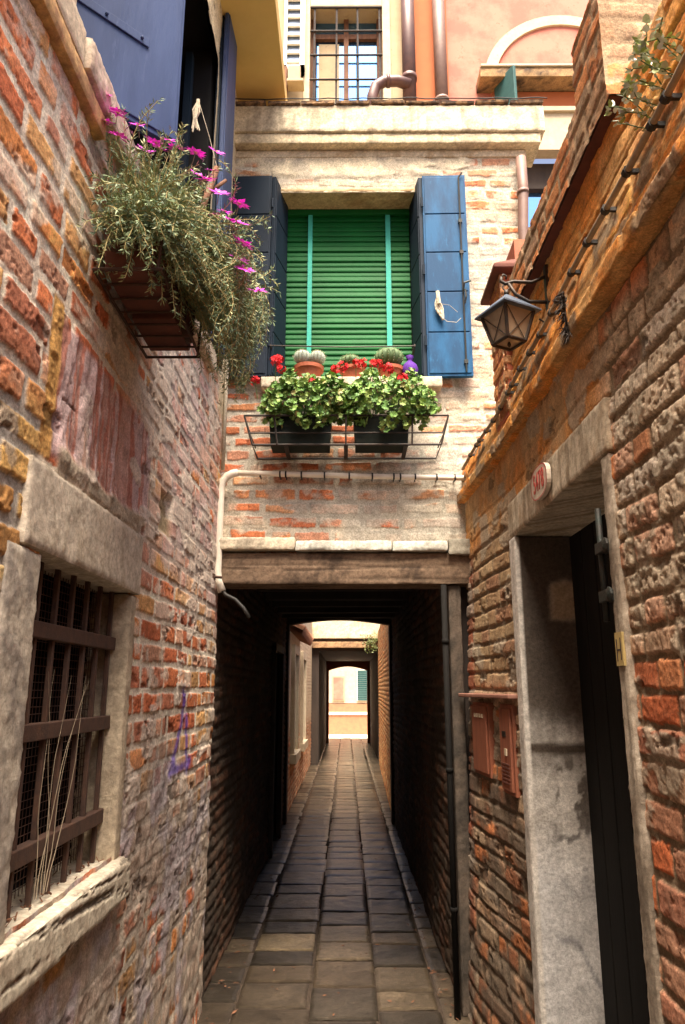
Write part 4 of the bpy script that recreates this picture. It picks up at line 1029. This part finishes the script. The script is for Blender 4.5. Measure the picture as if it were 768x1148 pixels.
for k in range(900):
    t = rr.random()
    y0 = 1.95+.55*t
    p = Vector((rr.uniform(-.71, -.57), y0, 3.02))
    kind = rr.random()
    if kind < .30:     # upright
        d = Vector((rr.uniform(-.3, .6), rr.uniform(-.4, .35), 1)); n = rr.randint(9, 19); grav = -.02
    elif kind < .62:   # near side, spilling over the front
        p.y = rr.uniform(1.93, 2.12); p.x = rr.uniform(-.73, -.56); d = Vector((rr.uniform(-.1, .9), rr.uniform(-1., -.1), rr.uniform(-.2, .7))); n = rr.randint(7, 15); grav = -.11
    else:              # big mass billowing out and down on the far side
        p.y = rr.uniform(2.05, 2.52); p.x = rr.uniform(-.64, -.56)
        d = Vector((rr.uniform(.5, 1.3), rr.uniform(-.3, .4), rr.uniform(-.5, 1.1))); n = rr.randint(9, 25); grav = -.075
    pts = [p.copy()]; d.normalize(); sp_ = .020
    for i in range(n):
        d = (d+Vector((rr.uniform(-.16, .16), rr.uniform(-.16, .16), grav+rr.uniform(-.10, .10)))); d.normalize()
        if p.x > -.37: d.x -= .2
        p = p+d*sp_
        if p.x < -.735: p.x = -.735
        pts.append(p.copy())
        if i > 2:
            nl = 5
            tint = rr.random()
            for q in range(nl):
                a = rr.uniform(0, 6.28); o1 = d.orthogonal().normalized(); o2 = d.cross(o1)
                dd = d*.75+(o1*math.cos(a)+o2*math.sin(a))*.9
                LP.append(p+d*rr.uniform(-.012, .012)); LD.append(dd)
                base = (.22, .30, .145) if tint < .55 else ((.36, .37, .17) if tint < .80 else (.16, .25, .16))
                f = rr.uniform(.7, 1.3); LC.append([c*f for c in base])
    stems.tube(pts, [.0022*(1-.6*i/len(pts)) for i in range(len(pts))], 4, False)
    if kind < .30: tips.append((pts[-1], d.copy()))
    elif kind > .85: tips.append((pts[-min(len(pts), rr.randint(6, 14))], Vector((.6, -.3, .7))))
LP = np.array(LP); LD = np.array(LD); n = len(LP); r2 = np.random.default_rng(5)
V_, F_, C_ = leaf_arrays(LP, LD, r2.normal(size=(n, 3)), r2.uniform(.014, .026, n), r2.uniform(.0013, .0024, n), np.array(LC))
finish('foliage', V_, F_, M['leaf'], sp, False, C_)
stems.build('stems', pmat('shrub_stem', (.44, .36, .15), (.32, .24, .10), rough=.8), sp)
def daisy(parent, p, nrm, r, name='flower', c=(.95, .09, .80)):
    nrm = Vector(nrm).normalized(); a = nrm.orthogonal().normalized(); b = nrm.cross(a); g = MB(); N = 15; p = Vector(p)
    for k in range(N):
        w = 2*math.pi*k/N+rr.uniform(-.1, .1); dr_ = a*math.cos(w)+b*math.sin(w); sd = nrm.cross(dr_); L = r*rr.uniform(.85, 1.1); up_ = nrm*rr.uniform(-.1, .25)*L
        f = rr.uniform(.75, 1.25); g.cur = tuple(x*f for x in c)
        g.add([p+dr_*r*.15, p+dr_*L*.6+sd*r*.19+up_*.5, p+dr_*L+up_, p+dr_*L*.6-sd*r*.19+up_*.5], [(0, 1, 2, 3)])
    g.cur = (.5, .35, .12); g.lathe(p, [(r*.16, -.001), (r*.18, .002), (r*.08, .004)], 8, nrm.to_track_quat('Z', 'Y').to_matrix().to_4x4())
    g.cur = (.2, .2, .1); g.tube([p-nrm*.001, p-nrm*.03+Vector((0, 0, -.01))], .0012, 4)
    return g.build(name, M['petal'], parent, col=True)
# flowers roughly where they show, on the ends of upright shoots and the outer side
fl = [(-.74, 1.86, 3.36), (-.70, 1.88, 3.31), (-.735, 1.88, 3.28), (-.68, 2.02, 3.39), (-.67, 2.06, 3.33), (-.625, 2.03, 3.33), (-.60, 2.10, 3.40), (-.58, 2.10, 3.37), (-.52, 2.14, 3.385), (-.455, 2.18, 3.42),
      (-.46, 2.16, 3.33), (-.50, 2.12, 3.28), (-.68, 1.85, 3.20), (-.36, 2.12, 3.20), (-.345, 2.16, 3.16), (-.30, 2.16, 3.19), (-.36, 2.1, 3.10), (-.32, 2.12, 3.10), (-.295, 2.12, 3.09), (-.28, 2.12, 3.02), (-.29, 2.13, 2.97), (-.27, 2.14, 2.94), (-.24, 2.2, 2.90), (-.45, 2.0, 3.17), (-.60, 1.98, 3.27)]
for p in fl:
    p = (p[0]+.012, p[1]-.02, p[2]+.03) if p[0] < -.40 else (p[0]-.045, p[1]-.09, p[2]-.01)
    daisy(sp, p, (rr.uniform(.0, .6), rr.uniform(-.9, -.2), 1), rr.uniform(.032, .041))
g = MB(); g.tube([(-.60, 2.32, 3.05), (-.53, 2.31, 3.30), (-.47, 2.30, 3.50)], [.014, .013, .012], 8); g.tube([(-.50, 2.31, 3.40), (-.44, 2.33, 3.47)], [.009, .006], 6)
tag(g.build('wooden_stake', M['wood_brown'], None, smooth=True), 'short brown wooden stake poking up through the trailing shrub', 'stake')
g = MB()
for k in range(10):
    g.tube([(-.545+rr.uniform(-.004, .004), 2.27, 3.77), (-.548+rr.uniform(-.014, .014), 2.265, 3.71+rr.uniform(-.01, .01)), (-.552+rr.uniform(-.006, .006), 2.265+rr.uniform(-.01, .01), 3.68), (-.545+rr.uniform(-.016, .016), 2.265, 3.635+rr.uniform(-.012, .012))], .0028, 5)
g.tube([(-.545, 2.27, 3.77), (-.50, 2.29, 3.62), (-.47, 2.30, 3.50)], .0012, 4)
tag(g.build('frayed_rope', M['rope'], None), 'frayed pale rope tassel hanging beside the big open blue shutter', 'rope')

# ---- window flower rack
wr = thing('flower_rack', (0, 4.15, 3.0), 'black iron rack holding two flower troughs below the green blind', 'rack')
g = MB(); zt, zb = 3.205, 3.03; yf, yb = 4.03, 4.31
g.tube([(-.60, yb, zt), (-.595, yf, zt), (.60, yf, zt), (.605, yb, zt)], .0065, 6)
g.tube([(-.545, yb, zb), (-.545, yf+.015, zb), (.555, yf+.015, zb), (.555, yb, zb), (-.545, yb, zb)], .0065, 6)
g.tube([(-.56, yb, 3.10), (-.56, yf+.008, 3.10), (.57, yf+.008, 3.10), (.57, yb, 3.10)], .005, 6)
for x0, x1 in ((-.595, -.545), (.60, .555), (-.42, -.40), (.39, .385), (0, 0)): g.tube([(x0, yf, zt), (x1, yf+.012, zb)], .006, 6)
for x in (-.35, 0, .35): g.box(x-.012, x+.012, yf+.015, yb, zb-.008, zb-.003)
g.build('frame', M['iron'], wr)
def trough(x0, x1, label):
    t = thing('flower_trough', ((x0+x1)/2, 4.15, 3.02), label, 'trough', 'flower troughs in the window rack')
    a, b, z0, z1 = 4.065, 4.235, 3.036, 3.225
    g = MB(); i = .012
    g.add([(x0+i, a+i, z0), (x1-i, a+i, z0), (x1-i, b-i, z0), (x0+i, b-i, z0), (x0, a, z1), (x1, a, z1), (x1, b, z1), (x0, b, z1), (x0+i, a+i, z1), (x1-i, a+i, z1), (x1-i, b-i, z1), (x0+i, b-i, z1), (x0+i, a+i, z1-.03), (x1-i, a+i, z1-.03), (x1-i, b-i, z1-.03), (x0+i, b-i, z1-.03)],
          [(0, 3, 2, 1), (0, 1, 5, 4), (1, 2, 6, 5), (2, 3, 7, 6), (3, 0, 4, 7), (4, 5, 9, 8), (5, 6, 10, 9), (6, 7, 11, 10), (7, 4, 8, 11), (8, 9, 13, 12), (9, 10, 14, 13), (10, 11, 15, 14), (11, 8, 12, 15)])
    g.box(x0+.002, x1-.002, a-.002, a+.004, z1-.022, z1-.004)
    g.build('box', M['trough'], t, bevel=.003)
    g = MB(); g.box(x0+.013, x1-.013, a+.013, b-.013, z1-.07, z1-.028); g.build('soil', M['soil'], t)
    return t
def lobed_leaves(n, cx, sx, seed):
    r = np.random.default_rng(seed); V = []; F = []; Cc = []
    K = 14
    for i in range(n):
        # shell-biased clumps
        th = r.uniform(0, 2*np.pi); ph = np.arccos(r.uniform(-.9, 1)); rad = r.uniform(.55, 1)**.6
        p = np.array([cx+sx*rad*np.sin(ph)*np.cos(th), 4.10+.15*rad*np.sin(ph)*np.sin(th)-.02, 3.305+.185*rad*np.cos(ph)])
        p += (r.random(3)-.5)*.03
        p[2] += .03*math.sin(p[0]*23+seed)+.018*math.sin(p[0]*51)
        if p[1] > 4.30: p[1] = 4.30
        nr = np.array([p[0]-cx, -.30+(p[1]-4.10), .30+(p[2]-3.30)])+r.normal(size=3)*.35; nr /= np.linalg.norm(nr)
        a = np.cross(nr, [0.2, .9, .3]); a /= np.linalg.norm(a); b = np.cross(nr, a)
        R0 = r.uniform(.015, .027); rot = r.uniform(0, 6.28); n0 = len(V)
        col = np.array([(.13, .25, .05), (.19, .33, .07), (.27, .38, .10), (.09, .19, .04)][r.integers(4)])*r.uniform(.8, 1.2)
        if r.random() < .05: col = np.array((.42, .40, .16))
        V.append(p-nr*.004); Cc.append(col*1.25)
        for k in range(K):
            w = 2*np.pi*k/K+rot; rad_ = R0*(1.0 if k % 2 else .78); 
            if k == 0: rad_ = R0*.35
            V.append(p+a*np.cos(w)*rad_+b*np.sin(w)*rad_+nr*.25*R0*(.6+.4*math.sin(3*w))); Cc.append(col)
        for k in range(K): F.append((n0, n0+1+k, n0+1+(k+1) % K))
    return V, F, Cc
def cluster(parent, p, R0, seed):
    r = random.Random(seed); g = MB(); p = Vector(p)
    for k in range(16):
        d = Vector((r.gauss(0, 1), r.gauss(0, 1)-.4, r.gauss(0, 1)+.3)).normalized(); c = p+d*R0*r.uniform(.6, 1); a = d.orthogonal().normalized(); b = d.cross(a)
        for q in range(5):
            w = q*1.2566+r.uniform(0, .3); e = a*math.cos(w)+b*math.sin(w); s = d.cross(e); L = R0*.55
            f = r.uniform(.6, 1.3); g.cur = (.62*f, .012*f, .018*f)
            g.add([c, c+e*L*.6+s*L*.32+d*.002, c+e*L+d*.004, c+e*L*.6-s*L*.32+d*.002], [(0, 1, 2, 3)])
    g.cur = (.12, .2, .05); g.tube([p, p+Vector((r.uniform(-.02, .02), .02, -R0*3.2))], .0022, 4)
    return g.build('flower_head', M['petal'], parent, col=True)
tl = trough(-.455, -.085, 'dark green plastic trough at the left end of the black window rack')
tr_ = trough(.045, .375, 'dark green plastic trough at the right end of the black window rack')
for (cx, sx, sd, lab, heads) in ((-.235, .275, 3, 'leafy green geranium with red flowers filling the left window trough', [(-.42, 4.05, 3.555), (-.545, 4.08, 3.44), (-.385, 4.04, 3.50), (-.20, 4.0, 3.40), (-.40, 4.08, 3.58), (-.06, 4.04, 3.50), (-.02, 4.08, 3.53)]),
                                 (.25, .305, 5, 'leafy green geranium with red flowers filling the right window trough', [(.06, 4.05, 3.54), (.17, 4.02, 3.52), (.20, 4.08, 3.55), (.335, 4.0, 3.42), (.10, 4.09, 3.56), (.255, 4.07, 3.515)])):
    gp = thing('geranium', (cx, 4.15, 3.2), lab, 'geranium', 'geraniums in the window rack')
    V1, F1, C1 = lobed_leaves(1050, cx, sx, sd)
    finish('foliage', V1, F1, M['leaf'], gp, False, C1)
    g = MB(); q = random.Random(sd)
    for k in range(40):
        x = cx+q.uniform(-.7, .7)*sx*.7; g.tube([(x, 4.15, 3.18), (x+q.uniform(-.06, .06), 4.13+q.uniform(-.08, .05), 3.30+q.uniform(0, .12))], .0028, 4)
    g.build('stems', M['cactus'], gp)
    for i, h_ in enumerate(heads): cluster(gp, h_, q.uniform(.026, .038), sd*100+i)
# ---- cactus pots on the sill
def pot(x, y, r, h, label):
    t = thing('cactus_pot', (x, y, 3.545), label, 'potted cactus', 'cactus pots on the window sill')
    g = MB(); g.lathe((x, y, 3.545), [(r*.68, 0), (r*.9, h*.72), (r*1.0, h*.72), (r*1.02, h), (r*.88, h), (r*.86, h*.85)], 24); g.build('pot', M['terracotta'], t, smooth=False)
    g = MB(); g.lathe((x, y, 3.545+h*.84), [(r*.87, 0), (r*.6, .006)], 16); g.build('soil', M['soil'], t)
    return t
def ribbed(parent, x, y, z, r, hh, ribs, mat, spn):
    V = []; F = []; nu, nv = ribs*4, 12
    for j in range(nv+1):
        ph = math.pi*j/nv*.94
        for i in range(nu):
            th = 2*math.pi*i/nu; k = 1+.10*math.cos(th*ribs)*math.sin(ph)
            V.append((x+r*math.sin(ph)*k*math.cos(th), y+r*math.sin(ph)*k*math.sin(th), z+hh*(math.cos(ph)*.5+.45)))
    for j in range(nv):
        for i in range(nu): F.append((j*nu+i, (j+1)*nu+i, (j+1)*nu+(i+1) % nu, j*nu+(i+1) % nu))
    o = finish('cactus', V, F, mat, parent, True)
    g = MB(); q = random.Random(int(x*1000))
    for i in range(ribs):
        th = 2*math.pi*i/ribs
        for j in range(1, 10):
            ph = math.pi*j/10*.8
            c = Vector((math.sin(ph)*math.cos(th), math.sin(ph)*math.sin(th), math.cos(ph)))
            b = Vector((x+r*1.1*c.x, y+r*1.1*c.y, z+hh*(c.z*.5+.45)))
            for s in range(spn):
                d = (c+Vector((q.uniform(-.9, .9), q.uniform(-.9, .9), q.uniform(-.9, .9)))).normalized(); w = d.orthogonal().normalized()*.0007
                g.add([b-w, b+w, b+d*.012], [(0, 1, 2)])
    g.build('spines', M['spine'], o)
t = pot(-.235, 4.30, .095, .085, 'wide terracotta pot with two round woolly grey cacti')
ribbed(t, -.275, 4.27, 3.645, .050, .095, 13, M['cactus_grey'], 3); ribbed(t, -.180, 4.27, 3.642, .047, .092, 13, M['cactus_grey'], 3)
t = pot(.04, 4.30, .082, .075, 'terracotta pot with a low flat green cactus, middle of the sill'); ribbed(t, .03, 4.29, 3.63, .062, .08, 12, M['cactus'], 4)
t = pot(.285, 4.30, .085, .075, 'terracotta pot with a large round ribbed green cactus near the purple bag'); ribbed(t, .275, 4.29, 3.635, .084, .125, 15, M['cactus'], 3)
g = MB(); q = random.Random(2)
g.lathe((.405, 4.27, 3.545), [(.030, 0), (.045, .02), (.050, .055), (.040, .09), (.016, .115), (.014, .122), (.026, .145), (.012, .15)], 14)
g.v = [(x+q.uniform(-.004, .004), y+q.uniform(-.004, .004), z+q.uniform(-.004, .004)) for x, y, z in g.v]
tag(g.build('cloth_bag', M['purple'], None, smooth=True), 'small purple tied cloth bag on the right end of the window sill', 'bag')

# ---- weed on the right wall
wp = thing('wall_weed', (.80, 1.6, 2.95), 'pale leafy weed growing from the orange ledge at the upper right', 'weed')
g = MB(); rr = random.Random(31); LV, LF, LCc = [], [], []
for k in range(17):
    p = Vector((.772, 1.36+.017*k*rr.uniform(.5, 1.3), 3.02+rr.uniform(-.03, .08))); d = Vector((-.55, rr.uniform(-.4, .4), rr.uniform(.2, 1))); pts = [p.copy()]
    for i in range(rr.randint(6, 11)):
        d = (d+Vector((rr.uniform(-.2, .05), rr.uniform(-.2, .2), -.05+rr.uniform(-.15, .15)))).normalized(); p = p+d*.019
        p.x = max(p.x, .70); pts.append(p.copy())
        for s in range(2):
            e = Vector((rr.uniform(-1, .3), rr.uniform(-1, 1), rr.uniform(-.5, .6))).normalized(); nn = Vector((rr.uniform(-.4, .4), -.5, 1)).normalized(); sd = e.cross(nn).normalized(); L = rr.uniform(.012, .022); W = L*.42
            n0 = len(LV); LV += [p, p+e*L*.35+sd*W, p+e*L*.75+sd*W*.75, p+e*L*1.05, p+e*L*.75-sd*W*.75, p+e*L*.35-sd*W]; LF.append(tuple(range(n0, n0+6)))
            c = [(.58, .64, .56), (.66, .68, .62), (.34, .42, .12), (.50, .55, .38)][rr.randrange(4)]; LCc += [c]*6
    g.tube(pts, .0017, 4)
g.build('stems', M['cactus'], wp)
finish('foliage', LV, LF, M['leaf'], wp, False, LCc)
# dark clump of moss on the ledge corner
g = MB(); rr = random.Random(6)
st = [Vector((.708, 2.13, 2.735)), Vector((.702, 2.128, 2.79)), Vector((.700, 2.125, 2.85)), Vector((.698, 2.122, 2.89))]
g.tube(st, .004, 6)
for k in range(150):
    i = rr.randrange(3); p = st[i].lerp(st[i+1], rr.random()); e = Vector((rr.uniform(-.8, .1), rr.uniform(-1, 1), rr.uniform(-1.4, .5))).normalized(); L = rr.uniform(.012, .045)
    g.tube([p, p+e*L*.5+Vector((0, 0, .003)), p+e*L+Vector((0, 0, -.006))], [rr.uniform(.0012, .003), .0018, .0006], 4)
tag(g.build('dry_weed_tuft', M['wood_dark'], None), 'small dark dry weed tuft on the edge of the shaded ledge', 'weed')

# ================================================================== HOUSES BEHIND THE PARAPET
bh = thing('cream_house', (0, 7.5, 0), 'cream house with a barred window rising behind the parapet', 'house')
g = MB(); bx0, bx1, bz0, bz1 = -.44, .46, 8.25, 10.02
g.box(-3, bx0, 7.5, 8.0, 5.6, 10.3); g.box(bx1, .86, 7.5, 8.0, 5.6, 10.3); g.box(bx0, bx1, 7.5, 8.0, bz1, 10.3); g.box(bx0, bx1, 7.5, 8.0, 5.6, bz0)
g.build('wall', M['cream'], bh)
wn = MB(); wn.box(bx0, bx1, 7.72, 7.76, bz0, bz1); w_ = wn.build('window', M['pane'], bh)
g = MB()
for x in (bx0, -.02, bx1-.06): g.box(x, x+.06, 7.66, 7.72, bz0, bz1)
for z in (bz0, bz1-.30): g.box(bx0+.061, bx1-.061, 7.665, 7.715, z, z+.07)
g.build('frame', M['wood_brown'], w_)
g = MB(); g.box(bx0+.10, -.08, 7.69, 7.715, bz0+.12, bz1-.36); g.build('curtain', M['cream'], w_)
g = MB()
for x in np.linspace(bx0+.05, bx1-.03, 4): g.tube([(x, 7.49, bz0), (x+random.uniform(-.01, .01), 7.49, bz1)], .014, 6)
for z in np.linspace(bz0+.3, bz1-.02, 5): g.tube([(bx0, 7.475, z), (bx1, 7.475, z)], .013, 6)
g.build('grille', M['iron'], bh)
g = MB(); g.box(bx0-.08, bx0-.002, 7.47, 7.53, bz0, bz1+.12); g.box(bx1+.002, bx1+.10, 7.47, 7.53, bz0, bz1+.12); g.box(bx0, bx1, 7.47, 7.53, bz1+.002, bz1+.12); g.build('surround', M['trim'], bh, bevel=.006)
lv = thing('louvred_shutter', (-.6, 7.45, 9), 'white louvred shutter open left of the barred window', 'shutter')
g = MB()
for z in np.arange(9.12, 10.4, .135): g.box(-.72, -.56, 7.42, 7.45, z, z+.03)
g.box(-.76, -.72, 7.40, 7.46, 8.95, 10.4); g.box(-.56, -.50, 7.40, 7.46, 8.95, 10.4); g.box(-.76, -.50, 7.40, 7.46, 8.95, 9.06); g.build('frame', M['white'], lv)
g = MB(); g.box(-.72, -.56, 7.455, 7.47, 9.06, 10.4); g.build('slats', M['tin'], lv)
g = MB(); g.box(-.86, -.70, 7.30, 7.42, 8.2, 8.95, j=.01); tag(g.build('wooden_post', M['wood_brown'], None, bevel=.01), 'stubby rusty brown post standing on the terrace left of the barred window', 'post')
g = MB(); g.box(-.70, -.50, 7.25, 7.42, 8.68, 8.72); g.box(-.69, -.54, 7.27, 7.40, 8.73, 8.92); tag(g.build('small_shelf', M['cream'], None, bevel=.006), 'small cream box on a bracket below the white louvred shutter', 'box')
ph = thing('salmon_house', (3, 7.6, 0), 'salmon pink house with a blind arch and mouldy ledge at the upper right', 'house')
g = MB(); g.box(.862, 1.28, 7.56, 8.0, 5.6, 10.3); g.build('corner_strip', M['orange'], ph)
g = MB(); g.box(1.28, 6, 7.58, 8.0, 8.3, 10.3); g.box(1.28, 1.95, 7.58, 8.0, 5.6, 8.3); g.box(3.4, 6, 7.58, 8.0, 5.6, 8.3); g.build('wall', M['pink'], ph)
g = MB(); ac = (2.72, 8.95); r0, r1 = .86, 1.0
for i in range(28):
    a0 = math.pi*i/28; a1 = math.pi*(i+1)/28
    q = [(ac[0]+r*math.cos(a), y, ac[1]+r*math.sin(a)) for y in (7.55, 7.60) for a, r in ((a0, r0), (a0, r1), (a1, r1), (a1, r0))]
    g.add(q, [(0, 1, 2, 3), (4, 7, 6, 5), (1, 5, 6, 2), (0, 3, 7, 4)])
g.build('blind_arch', M['trim'], ph)
stone('ledge', ph, 1.62, 4.0, 7.32, 7.62, 8.80, 8.93, (.45, .28, .13), (.08, .055, .04), 91, .03, .02)
g = MB(); g.box(1.63, 4.0, 7.30, 7.62, 8.935, 8.965); g.build('ledge_cap', M['trim'], ph, bevel=.004)
g = MB(); g.box(1.80, 3.6, 7.54, 7.62, 8.52, 8.78); g.build('frieze', M['orange'], ph)
g = MB(); g.box(1.80, 3.6, 7.50, 7.66, 7.92, 8.515); g.box(1.78, 3.6, 7.46, 7.60, 8.44, 8.50); g.build('window_head', M['trim'], ph)
w_ = MB(); w_.box(1.80, 3.4, 7.80, 7.84, 6.0, 7.9); wo_ = w_.build('window', M['pane'], ph)
g = MB(); g.box(1.80, 3.4, 7.72, 7.80, 7.55, 7.9); g.box(1.80, 1.9, 7.72, 7.80, 6, 7.55); g.build('frame', M['wood_dark'], wo_)
g = MB(); g.box(0, .35, -.02, .02, 8.1, 8.85, Matrix.Translation((1.84, 7.52, 0)) @ Matrix.Rotation(R(-62), 4, 'Z')); tag(g.build('teal_shutter', M['teal_wood'], None, bevel=.004), 'single teal shutter leaf sticking out under the mouldy ledge', 'shutter')
# downpipes
dp = thing('downpipe', (.78, 7.4, 8.4), 'thick dark brown downpipe with an elbow beside the barred window', 'pipe')
g = MB(); g.tube([(.77, 7.36, 8.2), (.77, 7.36, 11)], .082, 14); g.tube([(.77, 7.36, 8.78), (.77, 7.36, 8.84)], .094, 14); g.build('pipe', M['pipe_brown'], dp, smooth=True)
g = MB(); g.tube([(.77, 7.30, 8.66), (.62, 7.28, 8.70), (.46, 7.28, 8.69), (.36, 7.28, 8.62), (.32, 7.28, 8.48), (.32, 7.28, 8.2)], .066, 14); g.tube([(.49, 7.28, 8.695), (.53, 7.28, 8.697)], .076, 14); g.build('elbow', M['pipe_brown'], dp, smooth=True)
g = MB(); g.tube([(1.17, 7.46, 8.0), (1.17, 7.46, 11)], .078, 14)
g.tube([(1.17, 7.46, 8.56), (1.17, 7.46, 8.60)], .09, 14); g.tube([(1.06, 7.46, 8.58), (1.28, 7.46, 8.58)], .012, 6)
tag(g.build('downpipe', M['pipe_tan'], None, smooth=True), 'lighter mauve-brown downpipe between the orange strip and the salmon wall', 'pipe')

# ================================================================== COURT AND SECOND PASSAGE
def style_court(U, V, B):
    c, h = brick_surface(U, V, B, [(.58, .25, .12), (.50, .20, .10), (.62, .32, .17)], (.56, .44, .30), 71, 1.)
    z = ss(.9, 1.2, V+.4*(fbm(U*2, V*2, 4, 171)-.5))
    c = mix(c, np.broadcast_to((.68, .55, .38), c.shape)*(.8+.35*fbm(U*6, V*6, 4, 172))[..., None], z*.9)
    return c, h*(1-.6*z)
cl_ = thing('court_house', (-.8, 13, 0), 'cream rendered house with tall framed windows on the left of the inner court', 'house')
sheet('wall', np.arange(9.98, 17.2, .02), np.arange(0, 3.2, .016), lambda U, V, h: np.stack([-.79+h, U, V], -1), style_court, M['brick'], cl_, holes=[(10.9, 11.7, .75, 2.15), (13.0, 13.9, .75, 2.15)], seed=77)
g = MB(); g.box(-1.6, -1.0, 9.98, 17.2, 0, 3.2); g.build('masonry_core', M['wood_dark'], cl_)
for a, b in ((10.9, 11.7), (13.0, 13.9)):
    g = MB(); g.box(-.80, -.735, a-.12, a, .66, 2.28); g.box(-.80, -.735, b, b+.12, .66, 2.28); g.box(-.80, -.735, a, b, 2.15, 2.28); g.box(-.80, -.70, a-.14, b+.14, .62, .75)
    f_ = g.build('window', M['trim'], cl_, bevel=.005)
    g = MB(); g.box(-.95, -.92, a, b, .75, 2.15); g.build('pane', M['pane'], f_)
g = MB()
for k in range(16):
    y = 10.1+k*.17; g.tube([(-.80, y, 2.52), (-.58, y, 2.42)], .07, 8)
g.build('tile_canopy', M['tiles'], cl_)
def style_orange(U, V, B):
    c, h = brick_surface(U, V, B, [(.62, .26, .08), (.56, .20, .07), (.66, .34, .13)], (.60, .40, .20), 73, 1.2)
    return c, h
cw = thing('court_wall', (.7, 13, 0), 'orange brick wall on the right of the inner court', 'wall')
sheet('brickwork', np.arange(9.98, 17.2, .02), np.arange(0, 2.9, .014), lambda U, V, h: np.stack([.595+(U-9.98)*.019-h, U, V], -1), style_orange, M['brick'], cw, seed=78)
g = MB(); g.box(.82, 1.1, 9.98, 17.2, 0, 2.9); g.build('masonry_core', M['clay_dark'], cw)
h2 = thing('passage_house', (0, 17.3, 0), 'second house with a dark covered passage at the far end of the court', 'house')
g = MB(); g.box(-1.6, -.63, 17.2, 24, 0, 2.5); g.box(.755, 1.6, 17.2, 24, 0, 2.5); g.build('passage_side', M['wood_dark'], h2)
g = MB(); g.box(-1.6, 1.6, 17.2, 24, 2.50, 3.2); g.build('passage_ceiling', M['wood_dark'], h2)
stone('facade_band', h2, -1.5, 1.5, 17.12, 17.198, 2.78, 3.3, (.72, .60, .40), (.55, .42, .25), 93, .03, .01)
stone('timber_beam', h2, -.80, .80, 17.05, 17.195, 2.56, 2.70, (.40, .24, .12), (.2, .12, .07), 94, .02, .01)
for a, b in ((-.70, -.55), (.665, .80)):
    g = MB(); g.box(a, b, 23.9, 24.05, 0, 2.5); g.build('portal_post', M['orange'], h2)
g = MB()
for i in range(12):
    t0 = i/12; t1 = (i+1)/12; xa = -.60+1.32*t0; xb = -.60+1.32*t1; za = 2.20+.14*math.sin(math.pi*t0); zb = 2.20+.14*math.sin(math.pi*t1)
    g.add([(xa, 23.95, za), (xb, 23.95, zb), (xb, 23.95, 2.5), (xa, 23.95, 2.5), (xa, 24.2, za), (xb, 24.2, zb), (xb, 24.2, 2.5), (xa, 24.2, 2.5)], [(0, 1, 2, 3), (4, 7, 6, 5), (0, 4, 5, 1)])
g.build('portal_arch', M['orange'], h2)
g = MB(); rr = random.Random(44); LV, LF, LCc = [], [], []
for k in range(260):
    p = Vector((.60+rr.gauss(0, .10), 17.02+rr.gauss(0, .05), 2.68+rr.gauss(0, .10))); e = Vector((rr.uniform(-1, 1), rr.uniform(-1, 0), rr.uniform(-1, .5))).normalized(); s = e.orthogonal().normalized(); L = .06
    n0 = len(LV); LV += [p, p+e*L*.5+s*.015, p+e*L, p+e*L*.5-s*.015]; LF.append((n0, n0+1, n0+2, n0+3)); LCc += [(.10, .12, .03)]*4
tag(finish('ledge_weed', LV, LF, M['leaf'], None, False, LCc), 'dark green weed on the beam above the second passage', 'weed')
eh = thing('canal_house', (0, 28, 0), 'sunlit pale house seen through the far end of both passages', 'house')
g = MB(); g.box(-6, 6, 28.3, 31, 1.12, 7); g.build('wall', M['trim'], eh)
g = MB(); g.box(-6, 6, 28.28, 31, 0, .70); g.box(-6, 6, 28.28, 31, .80, 1.10); g.build('brick_base', M['tiles'], eh)
g = MB(); g.box(-6, 6, 28.24, 31, .70, .80); g.build('string_course', M['white'], eh)
g = MB(); g.box(-.52, -.06, 28.25, 28.299, 1.20, 2.10); f_ = g.build('window', M['cream'], eh)
g = MB(); g.box(-.48, -.10, 28.235, 28.249, 1.24, 2.06); g.build('blind', M['pink'], f_)
g = MB(); g.box(.40, .85, 28.25, 28.299, 1.20, 2.35); f_ = g.build('window', M['white'], eh)
g = MB()
for z in np.arange(1.22, 2.30, .07): g.box(.43, .82, 28.225, 28.249, z, z+.05)
g.build('shutter', M['teal_wood'], f_)
# unseen block added behind the viewer to hold back low sky light
hb = thing('sky_blocker', (0, -5.5, 0), 'unseen plain block added behind the viewer to shade the lower alley', 'house')
g = MB(); g.box(-3, 3, -6.5, -5.02, 0, 4.6); g.build('wall', M['tiles'], hb)
g = MB(); q = random.Random(77)
for k in range(260):
    y = q.uniform(3.7, 9.5); sd = q.choice((-1, 1)); x = (-.76+abs(q.gauss(0, .07))) if sd < 0 else (.57-abs(q.gauss(0, .06)))
    if k % 5 == 0: x = q.uniform(-.6, .45)
    a = q.uniform(0, 6.28); l = q.uniform(.006, .022); p = Vector((x, y, .012)); e = Vector((math.cos(a), math.sin(a), q.uniform(-.1, .3))); w = Vector((-e.y, e.x, .2))*l*.4
    g.add([p-e*l, p+w, p+e*l, p-w], [(0, 1, 2, 3)])
tag(g.build('leaf_litter', M['wood_brown'], None), 'dry leaves and crumbs scattered on the paving of the dark passage', 'litter', kind='stuff')
